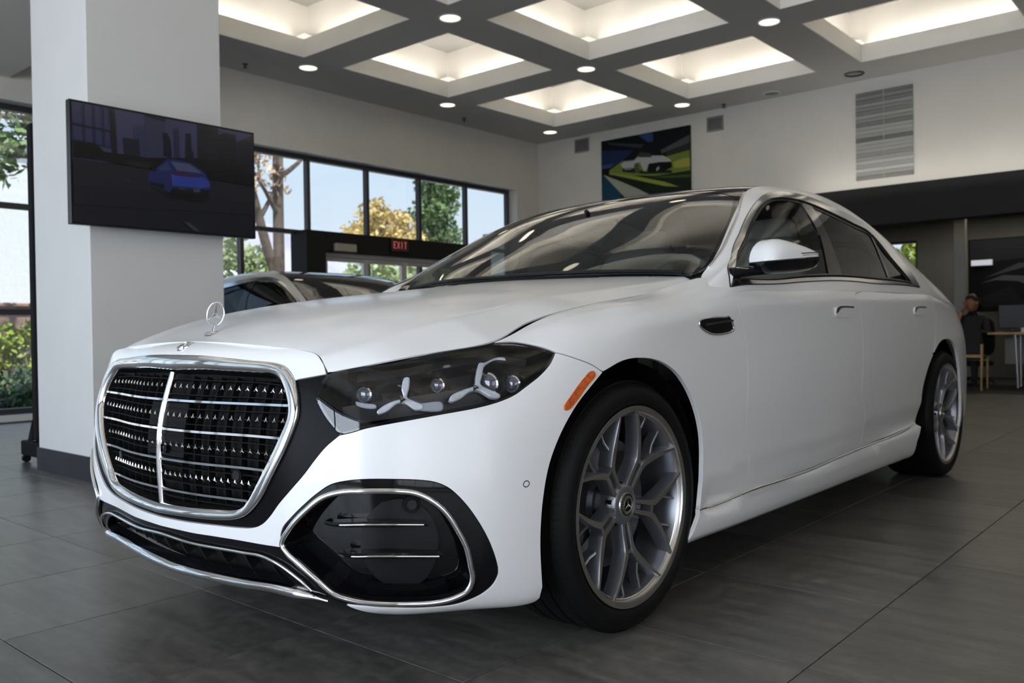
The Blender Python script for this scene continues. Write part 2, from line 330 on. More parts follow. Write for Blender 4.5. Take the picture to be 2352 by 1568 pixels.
# black door portal with aluminium doors
b = MB(); PL = XW + .10
b.bbox(XW - .26, PL, 5.70, 6.02, 0, 2.25, .006); b.bbox(XW - .26, PL, 6.02, 9.10, 1.985, 2.25, .006); b.bbox(XW - .26, PL, 9.10, 9.36, 0, 2.25, .006); D1 = b.build('door_1', M_BAND, kind='structure')
b = MB(); b.bbox(XW - .1, XW - .02, 6.02, 6.10, 0, 1.985, .004); b.bbox(XW - .1, XW - .02, 9.02, 9.10, 0, 1.985, .004); b.bbox(XW - .1, XW - .02, 6.10, 9.02, 1.92, 1.985, .004); b.build('door_frame', M_ALU, D1)
for k in range(4):
    y0 = 6.10 + k * .73; y1 = y0 + .73; b = MB()
    b.bbox(XW - .09, XW - .04, y0, y0 + .05, .02, 1.92, .004); b.bbox(XW - .09, XW - .04, y1 - .05, y1, .02, 1.92, .004); b.bbox(XW - .09, XW - .04, y0 + .05, y1 - .05, 1.86, 1.92, .004); b.bbox(XW - .09, XW - .04, y0 + .05, y1 - .05, .02, .14, .004)
    L_ = b.build('door_leaf', M_ALU, D1); MB().box(XW - .068, XW - .062, y0 + .05, y1 - .05, .14, 1.86).build('pane', M_PANE, L_)
    yh = y1 - .08 if k % 2 == 0 else y0 + .08; MB().bbox(XW - .04, XW + .0, yh - .012, yh + .012, .8, 1.3, .006).build('pull_handle', M_ALU, L_)
t = thing('exit_sign', 'red illuminated EXIT sign on the black door lintel', 'sign', (PL + .001, 7.33, 2.14))
MB().bbox(0, .035, -.16, .16, -.095, .095, .006).build('housing', mat('dark_red_sign', (.05, .006, .005), .35, bump=.02), t)
M_EXIT = emis('red_sign_letters', (1.0, .22, .18), .42)
b = MB(); lw = .012
def letter(b, c, y):
    w, h = .05, .10
    q = {'E': [(0, lw, 0, h), (0, w, 0, lw), (0, w, h - lw, h), (0, w * .8, h / 2 - lw / 2, h / 2 + lw / 2)], 'I': [(w / 2 - lw / 2, w / 2 + lw / 2, 0, h)], 'T': [(w / 2 - lw / 2, w / 2 + lw / 2, 0, h), (0, w, h - lw, h)]}
    if c == 'X':
        for s in (1, -1):
            p0, p1 = ((0, 0), (w, h)) if s > 0 else ((w, 0), (0, h)); b.add([(.036, y + p0[0] - lw * .6, p0[1] - .05), (.036, y + p0[0] + lw * .6, p0[1] - .05), (.036, y + p1[0] + lw * .6, p1[1] - .05), (.036, y + p1[0] - lw * .6, p1[1] - .05)], [(0, 1, 2, 3)])
    else:
        for a0, a1, c0, c1 in q[c]: b.box(.034, .038, y + a0, y + a1, c0 - .05, c1 - .05)
for i, c in enumerate('EXIT'): letter(b, c, -.128 + i * .068)
b.build('lettering', M_EXIT, t)
t = thing('door_operator', 'beige metal door operator box on the black door lintel', 'door closer', (XW + .02, 6.33, 2.04)); MB().bbox(0, .14, -.18, .18, -.055, .055, .012).build('housing', mat('beige_metal', (.36, .32, .25), .5, bump=.03), t); MB().bbox(.0, .05, .18, .42, -.045, -.02, .004).build('arm', M_FRAME, t)

# back wall, fascia, office recess
b = MB(); b.box(XW - .25, XR, YB, YB + .25, 2.72, ZC + .06); b.box(XW - .25, -2.62, YB, YB + .25, 0, 2.72); b.build('wall_back', M_WALL, kind='structure')
MB().box(-2.62, XR, YB - .012, YB + .26, 2.21, 2.72).build('trim_2', M_BAND, kind='structure')
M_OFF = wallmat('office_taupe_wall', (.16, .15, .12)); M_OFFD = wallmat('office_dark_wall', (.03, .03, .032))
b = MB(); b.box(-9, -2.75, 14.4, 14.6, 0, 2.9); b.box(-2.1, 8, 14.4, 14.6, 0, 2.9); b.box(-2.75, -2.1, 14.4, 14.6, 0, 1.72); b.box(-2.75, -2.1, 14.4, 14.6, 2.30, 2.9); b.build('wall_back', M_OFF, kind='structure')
w = empty('window_40', kind='structure'); b = MB(); b.bbox(-2.75, -2.71, 14.44, 14.52, 1.72, 2.30, .004); b.bbox(-2.14, -2.10, 14.44, 14.52, 1.72, 2.30, .004); b.bbox(-2.71, -2.14, 14.44, 14.52, 1.72, 1.76, .004); b.bbox(-2.71, -2.14, 14.44, 14.52, 2.26, 2.30, .004); b.build('frame', M_FRAME, w); MB().box(-2.71, -2.14, 14.477, 14.483, 1.76, 2.26).build('pane', M_PANE, w)
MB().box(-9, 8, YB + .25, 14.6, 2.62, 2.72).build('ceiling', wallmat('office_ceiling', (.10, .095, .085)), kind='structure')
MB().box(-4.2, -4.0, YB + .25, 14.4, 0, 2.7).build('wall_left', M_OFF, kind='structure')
b = MB(); b.box(XR, XR + .2, .5, 14.6, 0, ZC + .06); b.box(XR, XR + .2, YF, .5, 3.4, ZC + .06); b.build('wall_right', wallmat('taupe_wall', (.42, .40, .36)), kind='structure')
for k in range(5):  # made-up window bays, added to carry the fill light on the right
    y0 = YF + k * 1.3; w = empty('window_%d' % (k + 31), kind='structure')
    MB().bbox(XR + .06, XR + .14, y0 - .03, y0 + .03, .06, 3.4, .004).build('mullion', M_FRAME, w)
    for z in (.06, 1.13, 2.24, 3.37): MB().box(XR + .06, XR + .14, y0 + .03, y0 + 1.27, z - .03, z + .03).build('transom', M_FRAME, w)
    MB().box(XR + .097, XR + .103, y0 + .03, y0 + 1.27, .09, 3.34).build('pane', M_PANE, w)
# front glazing
b = MB(); b.box(XW - .25, XW + .5, YF - .2, YF, 0, ZC); b.box(2.9, XR, YF - .2, YF, 0, ZC); b.box(XW - .25, XR, YF - .2, YF, 3.4, ZC + .05); b.build('wall_front', M_WALL, kind='structure')
for k in range(8):
    x0 = XW + .5 + k * 1.225; w = empty('window_%d' % (k + 21), kind='structure')
    MB().bbox(x0 - .03, x0 + .03, YF - .14, YF - .06, .06, 3.4, .004).build('mullion', M_FRAME, w)
    for z in (.06, 1.13, 2.24, 3.37): MB().box(x0 + .03, x0 + 1.195, YF - .14, YF - .06, z - .03, z + .03).build('transom', M_FRAME, w)
    MB().box(x0 + .03, x0 + 1.195, YF - .103, YF - .097, .09, 3.34).build('pane', M_PANE, w)

# pillar
PXa, PXb, PYa, PYb = -3.745, -2.931, 1.019, 1.885
PI_ = MB().bbox(PXa, PXb, PYa, PYb, .0, ZC, .004).build('trim_3', M_PILLAR, kind='structure')
k_ = 0; bt = .145
for (x0, x1, y0, y1, n_, ax) in ((PXa - .012, PXb + .012, PYa - .012, PYa, 2, 0), (PXb, PXb + .012, PYa, PYb + .012, 2, 1), (PXa - .012, PXa, PYa, PYb + .012, 2, 1)):
    for i in range(n_):
        if ax == 0: a0 = x0 + (x1 - x0) * i / n_; a1 = x0 + (x1 - x0) * (i + 1) / n_; MB().bbox(a0 + .001, a1 - .001, y0, y1, 0, bt, .001).build('skirting_tile', M_BASE, PI_)
        else: a0 = y0 + (y1 - y0) * i / n_; a1 = y0 + (y1 - y0) * (i + 1) / n_; MB().bbox(x0, x1, a0 + .001, a1 - .001, 0, bt, .001).build('skirting_tile', M_BASE, PI_)
MB().bbox(XW, XW + .014, 10.16, YB, 0, .14, .002).build('baseboard_left', M_BASE, kind='structure')
MB().bbox(XW + .02, -2.62, YB - .014, YB, 0, .14, .002).build('baseboard_back', M_BASE, kind='structure')
# ---- car body surfaces: tensor-product natural cubic splines through hand-placed nets (car axes: X left, Y rearward, Z up; metres)
def spline_matrix(kn, x):
    kn = np.asarray(kn, float); n = len(kn); x = np.clip(np.asarray(x, float), kn[0], kn[-1])
    h = np.diff(kn); A = np.zeros((n, n)); B = np.zeros((n, n)); A[0, 0] = A[-1, -1] = 1
    for i in range(1, n - 1):
        A[i, i - 1] = h[i - 1]; A[i, i] = 2 * (h[i - 1] + h[i]); A[i, i + 1] = h[i]
        B[i, i - 1] = 6 / h[i - 1]; B[i, i] = -6 / h[i - 1] - 6 / h[i]; B[i, i + 1] = 6 / h[i]
    M = np.linalg.solve(A, B)
    j = np.clip(np.searchsorted(kn, x, side='right') - 1, 0, n - 2)
    hh = h[j]; a = (kn[j + 1] - x) / hh; b = (x - kn[j]) / hh
    R = np.zeros((len(x), n)); ar = np.arange(len(x))
    R[ar, j] += a; R[ar, j + 1] += b
    R += ((a**3 - a) * hh**2 / 6)[:, None] * M[j] + ((b**3 - b) * hh**2 / 6)[:, None] * M[j + 1]
    return R

class Net:
    def __init__(self, cols, mirror=0, krow=None, flip=1):
        P = np.array(cols, float); self.flip = flip
        if mirror:
            Q = P[1:mirror + 1][::-1].copy(); Q[:, :, 0] *= -1; P = np.concatenate([Q, P])
        self.P = P
        if krow is None: krow = P.shape[1] // 2
        d = np.linalg.norm(np.diff(P[:, krow], axis=0), axis=1)
        s = np.concatenate([[0], np.cumsum(d)]); self.ks = s - s[mirror]
        d = np.linalg.norm(np.diff(P, axis=1), axis=2).mean(0)
        self.kt = np.concatenate([[0], np.cumsum(d)])
    def __call__(self, st):
        st = np.atleast_2d(st)
        return np.einsum('ni,nj,ijk->nk', spline_matrix(self.ks, st[:, 0]), spline_matrix(self.kt, st[:, 1]), self.P, optimize=True)
    def normal(self, st):
        st = np.atleast_2d(np.asarray(st, float)); e = 2e-3
        lo = np.array([self.ks[0], self.kt[0]]); hi = np.array([self.ks[-1], self.kt[-1]])
        o = []
        for k in (0, 1):
            a = st.copy(); b = st.copy(); a[:, k] = np.minimum(a[:, k] + e, hi[k]); b[:, k] = np.maximum(b[:, k] - e, lo[k])
            o.append(self(a) - self(b))
        n = np.cross(o[0], o[1]) * self.flip
        return n / np.maximum(np.linalg.norm(n, axis=1), 1e-12)[:, None]

# rows run from the underside up to the bonnet edge / waist line
SK = []
SK.append([(0, .10, .20), (0, .02, .215), (0, -.03, .25), (0, -.055, .32), (0, -.066, .42), (0, -.071, .52), (0, -.066, .61), (0, -.048, .69), (0, -.026, .76), (0, -.010, .800), (0, .012, .822), (0, .045, .838)])
SK.append([(.2, .11, .20), (.2, .032, .215), (.2, -.018, .25), (.2, -.043, .32), (.2, -.054, .42), (.2, -.058, .52), (.2, -.053, .61), (.2, -.036, .69), (.2, -.014, .758), (.2, .002, .797), (.2, .023, .819), (.2, .056, .835)])
SK.append([(.38, .13, .20), (.38, .055, .215), (.38, .008, .25), (.38, -.015, .32), (.38, -.024, .42), (.38, -.026, .52), (.38, -.02, .61), (.38, -.004, .69), (.38, .016, .754), (.38, .029, .790), (.38, .048, .814), (.38, .08, .834)])
SK.append([(.53, .145, .20), (.53, .075, .215), (.53, .027, .25), (.53, .004, .32), (.53, -.005, .42), (.53, -.004, .52), (.53, .005, .61), (.53, .022, .69), (.533, .039, .742), (.538, .053, .775), (.546, .066, .799), (.553, .098, .826)])
SK.append([(.63, .175, .20), (.635, .107, .214), (.64, .07, .25), (.645, .052, .32), (.645, .047, .42), (.645, .050, .52), (.644, .061, .61), (.642, .083, .69), (.645, .108, .742), (.65, .13, .77), (.658, .155, .787), (.668, .19, .805)])
SK.append([(.70, .22, .20), (.725, .173, .213), (.738, .142, .25), (.744, .126, .32), (.746, .122, .42), (.746, .127, .52), (.745, .142, .61), (.742, .171, .69), (.74, .21, .748), (.738, .245, .783), (.736, .277, .805), (.735, .315, .822)])
SK.append([(.77, .31, .20), (.80, .275, .212), (.815, .247, .25), (.823, .232, .32), (.826, .229, .42), (.826, .237, .52), (.824, .257, .61), (.818, .294, .69), (.81, .346, .754), (.803, .39, .794), (.794, .428, .823), (.784, .465, .845)])
SK.append([(.82, .39, .195), (.85, .37, .208), (.867, .353, .25), (.877, .343, .32), (.881, .342, .42), (.881, .352, .52), (.879, .374, .61), (.873, .41, .69), (.861, .458, .765), (.841, .505, .818), (.809, .548, .853), (.772, .58, .872)])
SK.append([(.86, .49, .19), (.888, .48, .205), (.904, .47, .25), (.912, .464, .32), (.916, .464, .42), (.917, .471, .52), (.916, .49, .61), (.911, .521, .70), (.899, .568, .785), (.875, .62, .848), (.831, .672, .888), (.768, .705, .904)])
SK.append([(.88, .62, .185), (.91, .62, .20), (.926, .615, .25), (.934, .612, .32), (.938, .612, .42), (.940, .616, .53), (.940, .628, .62), (.937, .648, .715), (.925, .685, .805), (.898, .73, .870), (.845, .785, .909), (.766, .83, .924)])
SK.append([(.90, .87, .18), (.928, .87, .20), (.940, .87, .25), (.946, .87, .32), (.950, .87, .42), (.953, .87, .53), (.954, .872, .635), (.953, .876, .74), (.947, .885, .836), (.928, .90, .891), (.868, .92, .930), (.766, .94, .942)])
SK.append([(.90, 1.15, .18), (.930, 1.15, .20), (.944, 1.15, .25), (.949, 1.15, .32), (.950, 1.15, .42), (.954, 1.15, .53), (.956, 1.15, .645), (.954, 1.15, .765), (.949, 1.152, .864), (.935, 1.16, .917), (.873, 1.17, .958), (.768, 1.18, .969)])
SK.append([(.90, 1.45, .18), (.933, 1.45, .197), (.951, 1.45, .24), (.955, 1.45, .305), (.946, 1.45, .40), (.953, 1.45, .53), (.957, 1.45, .655), (.954, 1.45, .785), (.950, 1.45, .892), (.940, 1.45, .951), (.905, 1.46, 1.000), (.815, 1.485, 1.045)])
for _y, _w, _dz in ((1.78, .004, .008), (2.3, .006, .022), (2.9, .006, .030), (3.4, .005, .034), (3.75, .004, .036)):
    SK.append([(.90, _y, .18), (.934, _y, .195), (.952, _y, .235), (.956 + _w * .5, _y, .30), (.943 + _w * .5, _y, .40), (.951 + _w * .8, _y, .53), (.957 + _w, _y, .66), (.955 + _w, _y, .79 + _dz * .3), (.951 + _w, _y, .895 + _dz * .7), (.943 + _w, _y, .954 + _dz), (.915 + _w, _y, .992 + _dz), (.885 + _w, _y, 1.02 + _dz)])
SK.append([(.90, 4.086, .18), (.934, 4.086, .20), (.952, 4.086, .25), (.957, 4.086, .32), (.958, 4.086, .42), (.960, 4.086, .54), (.962, 4.086, .66), (.959, 4.086, .80), (.946, 4.086, .90), (.924, 4.086, .975), (.886, 4.086, 1.02), (.83, 4.086, 1.05)])
SK.append([(.88, 4.40, .18), (.915, 4.40, .21), (.932, 4.40, .27), (.938, 4.40, .34), (.940, 4.40, .44), (.942, 4.40, .55), (.942, 4.40, .67), (.937, 4.40, .80), (.918, 4.40, .90), (.890, 4.39, .965), (.85, 4.38, 1.005), (.79, 4.37, 1.035)])
SK.append([(.83, 4.65, .19), (.865, 4.66, .22), (.884, 4.66, .28), (.892, 4.66, .35), (.896, 4.66, .45), (.898, 4.66, .56), (.896, 4.66, .68), (.888, 4.65, .80), (.868, 4.64, .89), (.84, 4.62, .95), (.80, 4.61, .985), (.74, 4.60, 1.01)])
SK.append([(.73, 4.87, .20), (.77, 4.90, .23), (.80, 4.91, .29), (.812, 4.915, .36), (.818, 4.92, .46), (.82, 4.92, .57), (.816, 4.91, .69), (.806, 4.90, .80), (.785, 4.88, .88), (.755, 4.86, .935), (.71, 4.84, .965), (.65, 4.82, .985)])
SK.append([(.50, 5.0, .21), (.54, 5.05, .24), (.56, 5.08, .30), (.57, 5.09, .37), (.575, 5.10, .47), (.577, 5.10, .58), (.575, 5.09, .69), (.565, 5.07, .80), (.55, 5.05, .88), (.53, 5.02, .93), (.50, 4.99, .96), (.45, 4.95, .975)])
SK.append([(0, 5.06, .21), (0, 5.12, .24), (0, 5.15, .30), (0, 5.16, .37), (0, 5.17, .47), (0, 5.17, .58), (0, 5.16, .69), (0, 5.14, .80), (0, 5.11, .88), (0, 5.08, .93), (0, 5.04, .96), (0, 5.0, .975)])
for _c in SK[:9]:
    for _k, _dz in ((0, -.03), (1, -.022), (2, -.012)):
        _c[_k] = (_c[_k][0], _c[_k][1], _c[_k][2] + _dz)
class Skirt(Net):
    """body side with the pressed undercut along the doors"""
    def __call__(self, st):
        P = Net.__call__(self, st); y, z = P[:, 1], P[:, 2]; sm = lambda a, b, v: (lambda t: t * t * (3 - 2 * t))(np.clip((v - a) / (b - a), 0, 1))
        zc = .398 + .030 * (y - 1.5); d = zc - z; soft = .5 * (d + np.sqrt(d * d + .006**2)) - .003
        cut = .30 * np.clip(soft, 0, .2) * sm(-.014, .0, z - (.288 + .0045 * (y - 1.25) + .0100 * (y - 1.25)**2)) * sm(1.17, 1.30, y) * (1 - sm(3.62, 3.85, y))
        P[:, 0] -= np.sign(P[:, 0]) * cut; return P
SKIRT = Skirt(SK, mirror=len(SK) - 1, krow=5)

# bonnet: columns run from the nose to the scuttle, rows from the shut line to the middle
BO = []
BO.append([(.574, .066, .764), (.549, .058, .794), (.46, .055, .812), (.3, .035, .824), (.15, .026, .831), (0, .022, .832)])
BO.append([(.624, .112, .774), (.578, .105, .811), (.47, .10, .833), (.3, .085, .846), (.15, .08, .850), (0, .076, .850)])
BO.append([(.672, .155, .786), (.60, .155, .827), (.47, .15, .853), (.3, .14, .868), (.15, .135, .872), (0, .133, .872)])
BO.append([(.737, .28, .807), (.635, .28, .862), (.48, .275, .892), (.3, .265, .907), (.15, .26, .912), (0, .258, .913)])
BO.append([(.79, .43, .830), (.655, .43, .896), (.49, .425, .925), (.3, .415, .940), (.15, .41, .945), (0, .408, .946)])
BO.append([(.762, .58, .872), (.65, .58, .922), (.49, .58, .950), (.3, .575, .965), (.15, .572, .970), (0, .57, .971)])
BO.append([(.764, .77, .914), (.65, .77, .952), (.49, .77, .975), (.3, .77, .988), (.15, .77, .992), (0, .77, .993)])
BO.append([(.766, .985, .945), (.65, .985, .975), (.49, .985, .997), (.3, .985, 1.010), (.15, .985, 1.014), (0, .985, 1.015)])
BO.append([(.768, 1.23, .974), (.68, 1.222, 1.000), (.51, 1.20, 1.018), (.3, 1.19, 1.030), (.15, 1.18, 1.034), (0, 1.18, 1.035)])
BO.append([(.772, 1.50, 1.020), (.728, 1.515, 1.041), (.53, 1.43, 1.046), (.3, 1.375, 1.050), (.15, 1.36, 1.053), (0, 1.355, 1.054)])
def _creased(c, d=.022):
    a, p, q = (np.array(c[i]) for i in (0, 1, 2)); u, w = (a - p) / np.linalg.norm(a - p), (q - p) / np.linalg.norm(q - p)
    return [c[0], tuple(p + u * d), tuple(p + (u + w) * d * .12), tuple(p + w * d)] + c[2:]
BO = [_creased(c) for c in BO]
def _with_mirror_rows(cols):
    P = np.array(cols, float); k = P.shape[1] - 1; Q = P[:, -k - 1:-1][:, ::-1].copy(); Q[:, :, 0] *= -1
    return np.concatenate([P, Q], 1)
BONNET = Net(_with_mirror_rows(BO), krow=2)
BONNET_TMID = BONNET.kt[len(BO[0]) - 1]

# greenhouse: columns wrap scuttle > windscreen > roof > rear window, rows from the waist line over the rail to the middle
GH = []
GH.append([(.90, 1.28, .93), (.888, 1.33, .965), (.865, 1.38, .993), (.838, 1.43, 1.014), (.80, 1.472, 1.030), (.758, 1.50, 1.042), (.45, 1.40, 1.06), (0, 1.335, 1.062)])
GH.append([(.93, 1.50, .975), (.905, 1.555, 1.045), (.872, 1.615, 1.103), (.84, 1.645, 1.115), (.80, 1.655, 1.133), (.745, 1.645, 1.146), (.44, 1.555, 1.16), (0, 1.50, 1.163)])
GH.append([(.93, 1.80, .985), (.893, 1.83, 1.10), (.845, 1.865, 1.203), (.808, 1.88, 1.230), (.762, 1.88, 1.253), (.705, 1.87, 1.266), (.42, 1.79, 1.28), (0, 1.745, 1.283)])
GH.append([(.93, 2.10, .99), (.88, 2.11, 1.15), (.815, 2.13, 1.295), (.772, 2.135, 1.341), (.725, 2.13, 1.370), (.665, 2.12, 1.385), (.40, 2.05, 1.402), (0, 2.01, 1.405)])
GH.append([(.93, 2.40, 1.0), (.875, 2.40, 1.18), (.792, 2.40, 1.362), (.745, 2.40, 1.422), (.697, 2.395, 1.450), (.635, 2.385, 1.466), (.38, 2.33, 1.487), (0, 2.30, 1.490)])
GH.append([(.93, 2.80, 1.005), (.872, 2.80, 1.195), (.785, 2.80, 1.388), (.737, 2.80, 1.450), (.690, 2.80, 1.480), (.625, 2.80, 1.500), (.37, 2.80, 1.524), (0, 2.80, 1.528)])
GH.append([(.93, 3.25, 1.01), (.872, 3.25, 1.19), (.785, 3.25, 1.355), (.735, 3.25, 1.411), (.688, 3.25, 1.441), (.625, 3.25, 1.461), (.37, 3.25, 1.486), (0, 3.25, 1.490)])
GH.append([(.93, 3.65, 1.01), (.876, 3.65, 1.15), (.792, 3.66, 1.272), (.742, 3.66, 1.318), (.69, 3.66, 1.346), (.625, 3.66, 1.366), (.37, 3.66, 1.392), (0, 3.66, 1.397)])
GH.append([(.925, 4.00, 1.0), (.882, 4.01, 1.085), (.80, 4.03, 1.165), (.745, 4.04, 1.2), (.685, 4.05, 1.225), (.615, 4.06, 1.243), (.37, 4.08, 1.266), (0, 4.09, 1.272)])
GH.append([(.915, 4.30, .97), (.872, 4.33, 1.02), (.80, 4.38, 1.07), (.745, 4.41, 1.094), (.685, 4.44, 1.112), (.61, 4.46, 1.126), (.37, 4.49, 1.145), (0, 4.51, 1.15)])
GH.append([(.88, 4.55, .94), (.84, 4.62, .965), (.78, 4.70, .99), (.73, 4.74, 1.0), (.67, 4.78, 1.008), (.60, 4.81, 1.013), (.37, 4.86, 1.02), (0, 4.88, 1.022)])
GREEN = Net(_with_mirror_rows(GH), krow=3)
GREEN_TMID = GREEN.kt[len(GH[0]) - 1]
